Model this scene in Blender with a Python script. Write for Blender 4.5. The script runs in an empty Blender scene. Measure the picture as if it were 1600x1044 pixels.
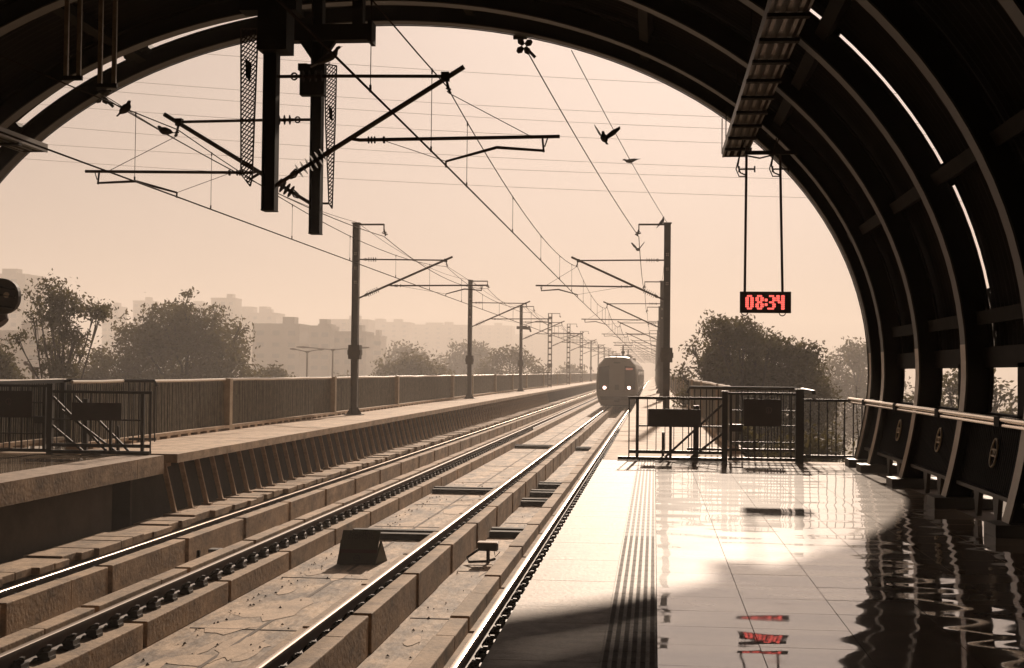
import bpy, math, random
import numpy as np
from mathutils import Vector, Matrix, Quaternion
random.seed(7); rng = np.random.default_rng(11)
PI = math.pi; R = math.radians
sc = bpy.context.scene
col = sc.collection

# ------------------------------------------------------------------ camera
F = 2200.0; CX, CY = 800.0, 522.0; CAM = Vector((0, 0, 1.6))
yc = Vector((222, -60, -F)).normalized()
rho = R(0.45)
up = Vector((math.sin(rho), math.cos(rho), 0)); zc = (up - yc * up.dot(yc)).normalized()
xc = yc.cross(zc)
M3 = Matrix((xc, yc, zc))
cd = bpy.data.cameras.new('camera'); cam = bpy.data.objects.new('camera', cd); col.objects.link(cam)
cam.matrix_world = Matrix.Translation(CAM) @ M3.to_4x4()
cd.sensor_width = 36; cd.lens = 36 * F / 1600; cd.clip_start = 0.05; cd.clip_end = 6000
sc.camera = cam
def ray(px, py): return M3 @ Vector((px - CX, -(py - CY), -F))
def at(px, py, Y):
    d = ray(px, py); return CAM + d * (Y / d.y)

# ------------------------------------------------------------------ materials
def mat(name, c, rough=.7, metal=0, c2=None, scale=4, bump=0, bscale=20, spec=.5, emis=None, es=0, stretch=None, detail=5, lo=.35, hi=.65):
    m = bpy.data.materials.new(name); m.use_nodes = True
    nt = m.node_tree; b = nt.nodes['Principled BSDF']
    b.inputs['Base Color'].default_value = (*c, 1); b.inputs['Roughness'].default_value = rough
    b.inputs['Metallic'].default_value = metal; b.inputs['Specular IOR Level'].default_value = spec
    tc = None
    if c2 or bump:
        tc = nt.nodes.new('ShaderNodeTexCoord'); mp = nt.nodes.new('ShaderNodeMapping')
        nt.links.new(tc.outputs['Object'], mp.inputs['Vector'])
        if stretch: mp.inputs['Scale'].default_value = stretch
    if c2:
        n = nt.nodes.new('ShaderNodeTexNoise'); n.inputs['Scale'].default_value = scale; n.inputs['Detail'].default_value = detail
        n.inputs['Roughness'].default_value = .65
        r = nt.nodes.new('ShaderNodeValToRGB'); r.color_ramp.elements[0].position = lo; r.color_ramp.elements[1].position = hi
        r.color_ramp.elements[0].color = (*c, 1); r.color_ramp.elements[1].color = (*c2, 1)
        nt.links.new(mp.outputs[0], n.inputs['Vector']); nt.links.new(n.outputs['Fac'], r.inputs[0]); nt.links.new(r.outputs[0], b.inputs['Base Color'])
    if bump:
        n2 = nt.nodes.new('ShaderNodeTexNoise'); n2.inputs['Scale'].default_value = bscale; n2.inputs['Detail'].default_value = 4
        bp = nt.nodes.new('ShaderNodeBump'); bp.inputs['Strength'].default_value = bump; bp.inputs['Distance'].default_value = .02
        nt.links.new(mp.outputs[0], n2.inputs['Vector']); nt.links.new(n2.outputs['Fac'], bp.inputs['Height']); nt.links.new(bp.outputs[0], b.inputs['Normal'])
    if emis:
        b.inputs['Emission Color'].default_value = (*emis, 1); b.inputs['Emission Strength'].default_value = es
    return m
M = {}
M['wall_dark'] = mat('wall with painted recess shade', (.06, .042, .026), .9, c2=(.035, .025, .015), scale=2)  # shade of the recess under the walkway put into the wall colour
M['conc'] = mat('weathered concrete', (.48, .335, .21), .85, c2=(.25, .17, .10), scale=1.6, bump=.35, bscale=18)
M['conc_light'] = mat('pale concrete', (.56, .405, .27), .8, c2=(.36, .255, .165), scale=2.2, bump=.3, bscale=25)
M['post'] = mat('fence post concrete', (.46, .36, .25), .8, c2=(.33, .25, .17), scale=5)
M['conc_dark'] = mat('dark concrete', (.09, .064, .04), .85, c2=(.05, .036, .022), scale=1.5, bump=.3, bscale=12)  # darker concrete tone, mottled
M['deck'] = mat('stained deck', (.54, .39, .255), .8, c2=(.19, .13, .08), scale=1.3, bump=.9, bscale=7, stretch=(1.5, .7, 1), lo=.42, hi=.62, detail=9)
M['slat_black'] = mat('black slat paint', (.008, .0065, .005), .8, spec=.12)
M['steel_dark'] = mat('dark painted steel', (.012, .009, .006), .75, c2=(.018, .014, .009), scale=6, spec=.15)
M['lit_leg'] = mat('rib paint with painted light', (.52, .41, .29), .35, c2=(.40, .31, .21), scale=4)  # pale tone stands for light falling on the lower rib legs
M['rod'] = mat('galvanised rod', (.34, .27, .19), .5, .2, c2=(.16, .125, .085), scale=4)
M['steel_rib'] = mat('grey brown painted steel', (.062, .050, .033), .5, c2=(.04, .033, .022), scale=3)
M['steel_dim'] = mat('dim brown steel', (.020, .016, .011), .85, c2=(.012, .010, .006), scale=3, spec=.12)
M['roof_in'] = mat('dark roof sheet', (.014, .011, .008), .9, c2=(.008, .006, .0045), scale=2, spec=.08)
M['rust'] = mat('rusty tube', (.055, .024, .013), .6, c2=(.035, .018, .01), scale=9)
M['wire'] = mat('dark wire', (.03, .02, .013), .95, spec=.05)
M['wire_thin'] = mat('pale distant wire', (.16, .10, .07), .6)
M['rail_top'] = mat('polished rail steel', (.62, .52, .43), .27, 1.0)
M['rail_dull'] = mat('dull rail steel', (.20, .145, .10), .62, .2)
M['rail_web'] = mat('rusted rail steel', (.055, .032, .02), .7, c2=(.09, .05, .03), scale=12)
M['clip'] = mat('black rail clip', (.018, .014, .01), .5)
M['mast'] = mat('mast paint', (.05, .04, .027), .55, c2=(.08, .062, .042), scale=3)
M['bolt'] = mat('galvanised bolt', (.5, .42, .33), .4, .6)
M['gate'] = mat('black gate paint', (.022, .018, .012), .42)
M['stay'] = mat('matt stay paint', (.05, .04, .028), .75)
M['panel'] = mat('dark maroon panel', (.040, .020, .014), .55, c2=(.028, .016, .011), scale=5)
M['panel2'] = mat('maroon panel mark', (.075, .035, .024), .5)
M['white_rail'] = mat('white enamelled rail', (.75, .66, .55), .25)
M['chrome'] = mat('stainless handrail', (.82, .72, .60), .22, 1.0)
M['train_body'] = mat('dull train steel', (.17, .14, .10), .5, .1, c2=(.14, .115, .082), scale=1)
M['train_dark'] = mat('train glass', (.035, .03, .022), .15)
M['train_under'] = mat('train underframe', (.05, .04, .028), .7)
M['headlight'] = mat('lit headlight', (1, .9, .8), .3, emis=(1, .80, .66), es=9)
M['head_red'] = mat('red lamp ring', (.25, .03, .02), .4, emis=(1, .12, .06), es=.35)
M['led'] = mat('red led', (.5, .02, .015), .4, emis=(1, .135, .105), es=1.15)
M['dest'] = mat('destination display', (.2, .05, .03), .4, emis=(.8, .28, .18), es=.22)
M['clock'] = mat('clock housing', (.022, .017, .01), .4)
M['clock_edge'] = mat('clock bezel', (.06, .045, .025), .4)
M['insul'] = mat('brown insulator', (.035, .022, .015), .85, spec=.1)
M['board'] = mat('olive board', (.068, .066, .034), .6, c2=(.052, .05, .027), scale=8)
M['board_mark'] = mat('board lettering', (.018, .016, .01), .6)
M['board_red'] = mat('board red band', (.06, .016, .010), .6)
M['slat'] = mat('fence slat', (.24, .205, .14), .55, c2=(.11, .095, .065), scale=5)
M['fence_back'] = mat('fence mesh screen', (.026, .024, .014), .9, c2=(.009, .008, .005), scale=2.2, stretch=(1, .55, 4))
M['bark'] = mat('bark', (.05, .036, .022), .9, c2=(.03, .022, .014), scale=6)
M['ground'] = mat('dry ground', (.16, .125, .075), .95, c2=(.09, .085, .045), scale=.03)
M['bld'] = mat('city block render', (.30, .235, .18), .9, c2=(.25, .195, .15), scale=.2)
M['bld2'] = mat('darker city block render', (.22, .175, .135), .9, c2=(.18, .14, .105), scale=.2)
M['bld_win'] = mat('city block openings', (.07, .06, .05), .5)
M['bird'] = mat('dark pigeon feathers', (.05, .04, .032), .7, c2=(.03, .024, .02), scale=30)
M['beak'] = mat('beak', (.12, .06, .03), .5)
M['emblem'] = mat('painted emblem', (.55, .46, .33), .5)
M['tray'] = mat('zinc cable tray', (.09, .07, .048), .5, .3)
M['tray_light'] = mat('painted light in tray', (.15, .12, .085), .4, .6)  # light showing in the tray put into the colour of its strips
M['camera_box'] = mat('dark moulded case', (.03, .022, .014), .7, c2=(.055, .04, .025), scale=5)
M['lamp'] = mat('street lamp grey', (.14, .11, .085), .6)
def grime(m, sx, sy, sz, dark=.35, lo=.45, hi=.7, scale=1.0):
    nt = m.node_tree; b = nt.nodes['Principled BSDF']; lk = b.inputs['Base Color'].links[0]; src = lk.from_socket
    tc = nt.nodes.new('ShaderNodeTexCoord'); mp = nt.nodes.new('ShaderNodeMapping'); mp.inputs['Scale'].default_value = (sx, sy, sz)
    n = nt.nodes.new('ShaderNodeTexNoise'); n.inputs['Scale'].default_value = scale; n.inputs['Detail'].default_value = 10; n.inputs['Roughness'].default_value = .72
    mr = nt.nodes.new('ShaderNodeMapRange'); mr.inputs[1].default_value = lo; mr.inputs[2].default_value = hi; mr.inputs[3].default_value = 1; mr.inputs[4].default_value = dark
    mx = nt.nodes.new('ShaderNodeVectorMath'); mx.operation = 'SCALE'
    nt.links.new(tc.outputs['Object'], mp.inputs[0]); nt.links.new(mp.outputs[0], n.inputs['Vector']); nt.links.new(n.outputs['Fac'], mr.inputs[0]); nt.links.new(src, mx.inputs[0]); nt.links.new(mr.outputs[0], mx.inputs['Scale']); nt.links.new(mx.outputs[0], b.inputs['Base Color'])
grime(M['conc'], 2.2, 1.3, 3, .5, .46, .66, 1.7); grime(M['conc'], 14, 14, 14, .6, .5, .75); grime(M['conc_light'], 2.2, 1.0, 3, .5, .48, .72, 1.5)
grime(M['deck'], 3.2, .9, 1, .38, .43, .60, 1.1); grime(M['deck'], 18, 14, 1, .55, .5, .72)
def leafmat(name, a, b, sc_=1.2):
    m = mat(name, a, .75, c2=b, scale=sc_, detail=3, spec=.25)
    nt = m.node_tree; pb = nt.nodes['Principled BSDF']
    tr = nt.nodes.new('ShaderNodeBsdfTranslucent'); mx = nt.nodes.new('ShaderNodeMixShader'); mx.inputs[0].default_value = .22
    tr.inputs[0].default_value = (b[0] * 1.6, b[1] * 1.5, b[2], 1)
    out = nt.nodes['Material Output']
    nt.links.new(pb.outputs[0], mx.inputs[1]); nt.links.new(tr.outputs[0], mx.inputs[2]); nt.links.new(mx.outputs[0], out.inputs['Surface'])
    return m
M['leaf'] = leafmat('dark olive leaves', (.022, .020, .010), (.10, .085, .040), .75)
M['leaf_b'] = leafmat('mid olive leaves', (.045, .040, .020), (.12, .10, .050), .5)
# polished granite
def floor_mat():
    m = bpy.data.materials.new('polished granite tiles'); m.use_nodes = True; nt = m.node_tree; b = nt.nodes['Principled BSDF']
    tc = nt.nodes.new('ShaderNodeTexCoord')
    n = nt.nodes.new('ShaderNodeTexNoise'); n.inputs['Scale'].default_value = 1.3; n.inputs['Detail'].default_value = 8; n.inputs['Roughness'].default_value = .7
    r = nt.nodes.new('ShaderNodeValToRGB'); r.color_ramp.elements[0].position = .3; r.color_ramp.elements[1].position = .75
    r.color_ramp.elements[0].color = (.38, .285, .20, 1); r.color_ramp.elements[1].color = (.24, .175, .12, 1)
    nt.links.new(tc.outputs['Object'], n.inputs['Vector']); nt.links.new(n.outputs['Fac'], r.inputs[0]); nt.links.new(r.outputs[0], b.inputs['Base Color'])
    b.inputs['Specular IOR Level'].default_value = .022; b.inputs['Roughness'].default_value = .45; b.inputs['Coat Weight'].default_value = 1.0; b.inputs['Coat IOR'].default_value = 1.6
    # worn patches of roughness
    mp2 = nt.nodes.new('ShaderNodeMapping'); mp2.inputs['Scale'].default_value = (.5, 3.0, 1)
    n3 = nt.nodes.new('ShaderNodeTexNoise'); n3.inputs['Scale'].default_value = 1.6; n3.inputs['Detail'].default_value = 6
    mr = nt.nodes.new('ShaderNodeMapRange'); mr.inputs[1].default_value = .35; mr.inputs[2].default_value = .75; mr.inputs[3].default_value = .01; mr.inputs[4].default_value = .08
    nt.links.new(tc.outputs['Object'], mp2.inputs[0]); nt.links.new(mp2.outputs[0], n3.inputs['Vector']); nt.links.new(n3.outputs['Fac'], mr.inputs[0]); nt.links.new(mr.outputs[0], b.inputs['Coat Roughness'])
    mp = nt.nodes.new('ShaderNodeMapping'); mp.inputs['Scale'].default_value = (.55, 1.0, 1)
    n2 = nt.nodes.new('ShaderNodeTexNoise'); n2.inputs['Scale'].default_value = 1.9; n2.inputs['Detail'].default_value = .6; n2.inputs['Roughness'].default_value = .35
    bp = nt.nodes.new('ShaderNodeBump'); bp.inputs['Strength'].default_value = 1; bp.inputs['Distance'].default_value = .014
    nt.links.new(tc.outputs['Object'], mp.inputs[0]); nt.links.new(mp.outputs[0], n2.inputs['Vector']); nt.links.new(n2.outputs['Fac'], bp.inputs['Height'])
    nt.links.new(bp.outputs[0], b.inputs['Coat Normal'])
    return m
M['floor'] = floor_mat()
M['rough_floor'] = mat('flamed granite strip', (.44, .325, .235), .66, c2=(.24, .17, .115), scale=4.5, bump=.35, bscale=30, stretch=(1, 1.6, 1))
grime(M['rough_floor'], 6, 3, 1, .55, .48, .72, 1.3); grime(M['rough_floor'], 40, 30, 1, .7, .5, .7)
M['grout'] = mat('tile grout', (.10, .072, .05), .9)
M['tact'] = mat('tactile dark rib', (.10, .066, .042), .75, c2=(.15, .10, .065), scale=14)

# ------------------------------------------------------------------ mesh helpers
OFF = {}
class MB:
    def __init__(s): s.v = []; s.f = []
    def add(s, vs, fs):
        o = len(s.v); s.v += [tuple(v) for v in vs]; s.f += [tuple(i + o for i in f) for f in fs]; return s
    def box(s, x0, x1, y0, y1, z0, z1):
        if x0 > x1: x0, x1 = x1, x0
        if y0 > y1: y0, y1 = y1, y0
        if z0 > z1: z0, z1 = z1, z0
        return s.add([(x0,y0,z0),(x1,y0,z0),(x1,y1,z0),(x0,y1,z0),(x0,y0,z1),(x1,y0,z1),(x1,y1,z1),(x0,y1,z1)],
                     [(0,3,2,1),(4,5,6,7),(0,1,5,4),(1,2,6,5),(2,3,7,6),(3,0,4,7)])
    def bar(s, a, b, w, h=None, upv=(0, 0, 1)):
        h = h or w; a = Vector(a); b = Vector(b); d = (b - a).normalized(); u = Vector(upv)
        if abs(d.dot(u)) > .98: u = Vector((0, 1, 0))
        x = d.cross(u).normalized(); z = x.cross(d)
        vs = [p + x * sx * w / 2 + z * sz * h / 2 for p in (a, b) for sx, sz in ((-1,-1),(1,-1),(1,1),(-1,1))]
        return s.add(vs, [(0,1,2,3),(7,6,5,4),(0,4,5,1),(1,5,6,2),(2,6,7,3),(3,7,4,0)])
    def tube(s, pts, r, n=8, cap=True):
        pts = [Vector(p) for p in pts]; rs = r if isinstance(r, (list, tuple)) else [r] * len(pts)
        rings = []; prev = None
        for i, p in enumerate(pts):
            d = (pts[min(i+1, len(pts)-1)] - pts[max(i-1, 0)]).normalized()
            if prev is None:
                u = Vector((0, 0, 1)) if abs(d.z) < .9 else Vector((1, 0, 0)); x = d.cross(u).normalized()
            else:
                x = (prev - d * prev.dot(d)).normalized()
            prev = x; y = d.cross(x)
            rings.append([p + (x * math.cos(2*PI*k/n) + y * math.sin(2*PI*k/n)) * rs[i] for k in range(n)])
        vs = [v for rg in rings for v in rg]; fs = []
        for i in range(len(pts) - 1):
            for k in range(n):
                fs.append((i*n+k, i*n+(k+1) % n, (i+1)*n+(k+1) % n, (i+1)*n+k))
        if cap: fs.append(tuple(range(n-1, -1, -1))); fs.append(tuple((len(pts)-1)*n + k for k in range(n)))
        return s.add(vs, fs)
    def prism_y(s, prof, y0, y1):      # prof in xz, counter-clockwise seen from -y
        n = len(prof); vs = [(x, y0, z) for x, z in prof] + [(x, y1, z) for x, z in prof]
        fs = [tuple(range(n)), tuple(range(2*n-1, n-1, -1))] + [(i, i+n, (i+1) % n + n, (i+1) % n) for i in range(n)]
        return s.add(vs, fs)
    def disc(s, c, axis, r, t, n=14):
        c = Vector(c); a = Vector(axis).normalized(); return s.tube([c - a*t/2, c + a*t/2], r, n)
    def build(s, name, m, parent=None, base=None, smooth=False):
        off = Vector((0, 0, 0))
        if parent is not None: off = OFF[parent.name]
        elif base is not None: off = Vector(base)
        me = bpy.data.meshes.new(name); me.from_pydata([(v[0]-off.x, v[1]-off.y, v[2]-off.z) for v in s.v], [], s.f); me.update()
        me.materials.append(m if not isinstance(m, str) else M[m])
        if smooth:
            me.polygons.foreach_set('use_smooth', [True] * len(me.polygons))
        o = bpy.data.objects.new(name, me); col.objects.link(o)
        if parent is not None: o.parent = parent
        else: o.location = off
        OFF[o.name] = off.copy()
        return o
def bev(o, w=.012):
    m_ = o.modifiers.new('edge', 'BEVEL'); m_.width = w; m_.segments = 2; m_.limit_method = 'ANGLE'; return o
def tag(o, label, cat, group=None):
    o['label'] = label; o['category'] = cat
    if group: o['group'] = group
    return o
def struct(o, kind='structure'): o['kind'] = kind; return o
def empty(name, loc, label, cat, group=None):
    o = bpy.data.objects.new(name, None); col.objects.link(o); o.location = loc; o.empty_display_size = .3
    OFF[o.name] = Vector(loc); return tag(o, label, cat, group)
def copy_tree(o, parent=None):
    c = o.copy(); col.objects.link(c)
    if parent is not None: c.parent = parent
    for ch in list(o.children): copy_tree(ch, c)
    return c
ORD = ['first','second','third','fourth','fifth','sixth','seventh','eighth','ninth','tenth','eleventh','twelfth','thirteenth','fourteenth','fifteenth']

# ------------------------------------------------------------------ ground, deck, platforms
C1, C2 = -2.69, -6.97; MID = -4.85; G = .878
ZR = -1.12; ZD = -1.60; YF = 460; YB = -60
mb = MB(); mb.box(-2600, 2600, -400, 3800, -12.2, -11); struct(mb.build('ground', 'ground'))
mb = MB(); mb.box(-11.4, 1.95, YB, YF, -2.0, ZD); struct(mb.build('viaduct_deck', 'deck'))
mb = MB()
y = 10.0
for x in (-4.8,): mb.box(x - .025, x + .025, YB, 200, ZD + .001, ZD + .006)
for yy in [13.2, 16.9, 21.2, 28.4, 33.2, 40, 47, 55, 64, 73, 82]:
    mb.box(-5.65, -3.95, yy, yy + .03, ZD + .001, ZD + .008)
    mb.box(-3.1, -2.28, yy + 1.1, yy + 1.14, ZD + .001, ZD + .008)
struct(mb.build('deck_joint', 'grout'))

mb = MB(); rp = random.Random(5)
for k in range(70):
    if k % 3: x0 = rp.uniform(-5.5, -4.2); wx = rp.uniform(.15, .7)
    else: x0 = rp.uniform(-3.0, -2.7); wx = rp.uniform(.1, .35)
    y0 = 12 + 70 * rp.random() ** 1.6; ly = rp.uniform(.3, 1.8); n = 11; cxp = x0 + wx/2; cyp = y0 + ly/2
    pts = [(cxp + wx*.55*math.cos(2*PI*i/n)*rp.uniform(.65, 1.15), cyp + ly*.55*math.sin(2*PI*i/n)*rp.uniform(.65, 1.15)) for i in range(n)]; zt = ZD + .0025 + .00007*k
    mb.add([(p[0], p[1], zt) for p in pts], [tuple(range(n))])
struct(mb.build('deck_mortar_patch', 'conc_light'))
mb = MB()
for k in range(420):
    x0 = rp.choice([rp.uniform(-5.6, -4.0), rp.uniform(-5.55, -5.3), rp.uniform(-4.15, -3.95), rp.uniform(-3.1, -2.3)]); y0 = 12 + 30 * rp.random(); q = rp.uniform(.008, .028); a = rp.uniform(0, 3)
    pts = [Vector((x0 + q*math.cos(a + i*2.1)*rp.uniform(.6, 1.2), y0 + q*math.sin(a + i*2.1)*rp.uniform(.6, 1.2), ZD + .009)) for i in range(3)]
    mb.add(pts + [Vector((x0, y0, ZD + .009 + q))], [(0, 2, 1), (0, 1, 3), (1, 2, 3), (2, 0, 3)])
struct(mb.build('deck_grit', 'conc_dark'), 'stuff')
EDGE = -.915; EDGE2 = -8.86
def tiles(x0, x1, y0, y1, xs=None, s=.595, tilt=.0016):
    mb = MB(); nx = max(1, round((x1 - x0) / .6)); ny = int((y1 - y0) / .6)
    for i in range(nx):
        a = x0 + (x1 - x0) * i / nx + .0025; b = x0 + (x1 - x0) * (i + 1) / nx - .0025
        for j in range(ny):
            c = y0 + j * .6 + .0025; d = c + .595
            tx = random.gauss(0, tilt * .6); ty = random.gauss(0, tilt)
            z = lambda u, w: -.001 + tx * (u - (a+b)/2) + ty * (w - (c+d)/2)
            vs = [(a,c,z(a,c)),(b,c,z(b,c)),(b,d,z(b,d)),(a,d,z(a,d))]
            vs += [(v[0], v[1], -.018) for v in vs]
            mb.add(vs, [(0,1,2,3),(0,4,5,1),(1,5,6,2),(2,6,7,3),(3,7,4,0)])
    return mb
Y0P, Y1P = -59.4, 25.8; Y1L = 24.85
struct(tiles(.03, 3.62, Y1P - 142*.6, Y1P).build('platform_floor', 'floor'))
struct(tiles(-13.2, EDGE2 - .75, Y1L - 142*.6, Y1L).build('platform_floor', 'floor'))
mb = MB(); mb.box(EDGE, 4.6, Y0P, Y1P + .05, -.32, -.008); struct(mb.build('platform_slab', 'grout'))
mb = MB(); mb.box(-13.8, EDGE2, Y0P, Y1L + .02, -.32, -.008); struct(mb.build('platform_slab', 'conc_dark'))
mb = MB(); mb.box(EDGE2 - .02, EDGE2 + .012, Y0P, Y1L - 1.3, -.33, .0); mb.box(EDGE2 - .02, EDGE2 + .012, Y1L - 1.285, Y1L + .02, -.33, 0)
struct(mb.build('platform_edge_beam', 'conc'))
mb = MB()
yy = Y1P
while yy > Y0P:
    for (a, b) in ((EDGE - .01, -.285),):
        mb.box(a, b, yy - .597, yy, -.02, .001 + random.uniform(-.0006, .0006))
    yy -= .6
struct(mb.build('platform_edge_strip', 'rough_floor'))
mb = MB(); mb.box(EDGE2 - .745, EDGE2 + .008, Y0P, Y1L, -.02, .0015); struct(mb.build('platform_edge_strip', 'rough_floor'))
mb = MB(); mb.box(-.283, .027, Y0P, Y1P, -.02, .001); struct(mb.build('tactile_strip_base', 'rough_floor'))
mb = MB(); w = .31 / 12
for i in range(6):
    x = -.283 + (2*i + .55) * w
    yy = Y1P
    while yy > 0:
        mb.box(x - w*.1, x + w * 1.05, yy - .292, yy - .008, 0, .0065)
        if yy < 14:
            for q in range(11): mb.box(x + .001, x + w*.95 - .001, yy - .285 + q*.0255, yy - .27 + q*.0255, .006, .0085)
        yy -= .3
struct(mb.build('tactile_strip_ribs', 'tact'))
# under-platform walls
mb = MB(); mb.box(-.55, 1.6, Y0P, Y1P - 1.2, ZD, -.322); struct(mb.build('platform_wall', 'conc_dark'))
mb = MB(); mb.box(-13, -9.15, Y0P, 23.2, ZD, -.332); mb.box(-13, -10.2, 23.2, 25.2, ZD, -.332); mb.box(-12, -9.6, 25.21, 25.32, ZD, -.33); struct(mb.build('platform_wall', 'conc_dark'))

# walkways beyond the platform ends
def walkway(sgn, x_in, x_out, ys, label):
    t = empty('concrete_walkway', (x_in, ys, ZD), label, 'walkway')
    mb = MB(); yy = ys
    while yy < YF:
        L = 3.05; mb.box(x_in, x_out, yy, yy + L - .02, -.165, -.004 + random.uniform(-.003, .003)); yy += L
    mb.build('slab', 'conc_light', t)
    mb = MB(); xw = x_in + sgn * .95; mb.box(xw, xw + sgn * .2, ys, YF, ZD + .002, -.17); mb.build('back_wall', 'wall_dark', t)
    first = None; k = 0; yy = ys + .25
    while k < 100:
        if first is None:
            mb = MB()
            mb.bar((x_in + sgn*.36, yy, -.167), (x_in + sgn*.12, yy, -1.13), .085, .07, (0, 1, 0)); mb.box(x_in + sgn*.02, x_in + sgn*.22, yy - .06, yy + .06, -1.2, -1.1)
            first = mb.build('bracket', 'conc_light', t)
        else:
            c = first.copy(); col.objects.link(c); c.parent = t; c.location.y = k * .95
        k += 1
    return t
walkway(-1, -8.76, -11.2, 25.35, 'long raised concrete walkway on slanted brackets beyond the far left platform')
walkway(1, EDGE, 1.75, 26.0, 'concrete walkway continuing past the gates on the right hand side')
mb = MB(); mb.box(-.90, 3.9, 25.86, 26.6, -.3, -.03); struct(mb.build('platform_end_step', 'conc_light'))
mb = MB(); mb.box(-13, -9.25, 25.01, 26.4, -.3, -.03); struct(mb.build('platform_end_step', 'conc_light'))

# cable trough beside the far rail
mb = MB(); yy = 4.0
while yy < YF:
    L = random.choice([.5, .5, .5, .9]) if yy < 120 else 3
    dx = random.uniform(-.1, .06); mb.box(-9.0, -8.32 + dx, yy, yy + L - .015, -1.25, -1.13 + random.uniform(-.022, .022)); yy += L
cc = MB(); cc.v, cc.f = mb.v, mb.f
tr = empty('cable_trough', (-8.5, 10, ZD), 'low concrete cable trough with uneven cover slabs beside the farthest rail', 'cable trough')
bev(mb.build('cover_slabs', 'conc', tr))
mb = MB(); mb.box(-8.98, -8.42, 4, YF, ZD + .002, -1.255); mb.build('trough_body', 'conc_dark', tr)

# ------------------------------------------------------------------ track plinths and rails
def plinth(x, side, label):
    # side: +1 when the track centre lies to the right of the rail
    t = empty('concrete_plinth', (x, 10, ZD), label, 'plinth', 'concrete plinths carrying the rails')
    mb = MB()
    for b0, b1 in blocks:
        xa, xb = x - side * .36, x + side * .22
        mb.box(xa, xb, b0, b1, ZD + .002, ZR - .185)
    bev(mb.build('rail_seat', 'conc', t))
    mb = MB()
    for b0, b1 in blocks:
        m_ = b0 + (b1 - b0) * random.uniform(.5, .68)
        xa = x + side * .215; xb = x + side * .435; z = ZR - .02
        mb.box(xa, xb, b0, m_ - .012, ZD + .002, z); mb.box(xa, xb - side * .012, m_ + .012, b1, ZD + .002, z - .004)
    bev(mb.build('guard_upstand', 'conc', t))
    return t
blocks = []
yy = -6.8
while yy < YF:
    L = 3.2 if yy < 200 else 12.2; blocks.append((yy + .06, yy + L - .06)); yy += L
def rail(x, side, label):
    t = empty('running_rail', (x, 10, ZR - .17), label, 'rail', 'running rails')
    hp = [(-.034,-.006),(.034,-.006),(.034,-.002),(.030,.002),(.020,.0045),(.007,.0058),(-.007,.0058),(-.020,.0045),(-.030,.002),(-.034,-.002)]
    mb = MB(); mb.prism_y([(x + a, ZR + b - .003) for a, b in hp], YB, YF); mb.build('polished_head', 'rail_top' if 'dull' not in label else 'rail_dull', t, smooth=False)
    mb = MB(); pr = [(-.07,-.172),(.07,-.172),(.07,-.160),(.012,-.145),(.010,-.045),(.034,-.036),(.034,-.0095),(-.034,-.0095),(-.034,-.036),(-.010,-.045),(-.012,-.145),(-.07,-.160)]
    mb.prism_y([(x + a, ZR + b) for a, b in pr], YB, YF); mb.build('rusted_web', 'rail_web', t)
    mb = MB(); y0 = 9.9
    for sx in (1,):
        mb.box(x + sx*.062, x + sx*.19, y0 - .075, y0 + .075, ZR - .185, ZR - .150)
        mb.tube([(x + sx*.065, y0 - .06, ZR - .145), (x + sx*.11, y0 - .055, ZR - .08), (x + sx*.15, y0, ZR - .075), (x + sx*.11, y0 + .055, ZR - .085), (x + sx*.065, y0 + .06, ZR - .145)], .027, 6)
        mb.tube([(x + sx*.15, y0, ZR - .18), (x + sx*.15, y0, ZR - .055)], .016, 6)
        mb.box(x + sx*.10, x + sx*.18, y0 - .085, y0 + .085, ZR - .15, ZR - .10); mb.box(x + sx*.130, x + sx*.175, y0 - .022, y0 + .022, ZR - .06, ZR - .042)
    first = mb.build('rail_clip', 'clip', t)
    for k in range(1, 100):
        c = first.copy(); col.objects.link(c); c.parent = t; c.location.y = k * .6
rl = [(C1 + G, -1, 'near track rail running along the platform edge on the right'),
      (C1 - G, 1, 'bright rail second from the right, left rail of the near track'),
      (C2 + G, -1, 'dull dark rail third from the right, with a row of black clips'),
      (C2 - G, 1, 'brightly shining rail farthest left, beside the cable trough')]
pl = ['concrete plinth with kerb under the rail nearest the right platform', 'concrete plinth with tall kerb right of the second rail',
      'concrete plinth with narrow ledge under the dull third rail', 'concrete plinth with tall block faces beside the farthest left rail']
for (x, s, l), p in zip(rl, pl): rail(x, s, l); plinth(x, s, p)
# cross ducts
for i, (x0, x1, yy, lab) in enumerate([(-5.7, -3.95, 26.2, 'dark cable duct crossing the deck behind the low stop board'), (-5.7, -3.95, 36.2, 'dark cable duct crossing the deck between the tracks, second one'),
                       (-5.7, -3.95, 58, 'dark cable duct crossing the deck between the tracks, farthest one'),
                       (-3.12, -2.26, 26.9, 'dark duct in the near track trough just behind the small box'), (-3.12, -2.26, 33.3, 'dark duct across the near track trough, second from the camera'),
                       (-3.12, -2.26, 35.8, 'dark duct across the near track trough, with pale cap'), (-3.12, -2.26, 38.4, 'dark duct across the near track trough, fourth from the camera'),
                       (-3.12, -2.26, 57, 'dark duct across the near track trough, near the train')]):
    mb = MB(); mb.box(x0, x1, yy, yy + .22, ZD + .002, ZD + .12); mb.box(x0, x1, yy + .32, yy + .55, ZD + .002, ZD + .15); mb.box(x0, x1, yy + .221, yy + .319, ZD + .002, ZD + .04)
    tag(mb.build('cable_duct', 'steel_dark', base=((x0+x1)/2, yy, ZD)), lab, 'cable duct', 'cable ducts crossing the tracks')

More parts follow.
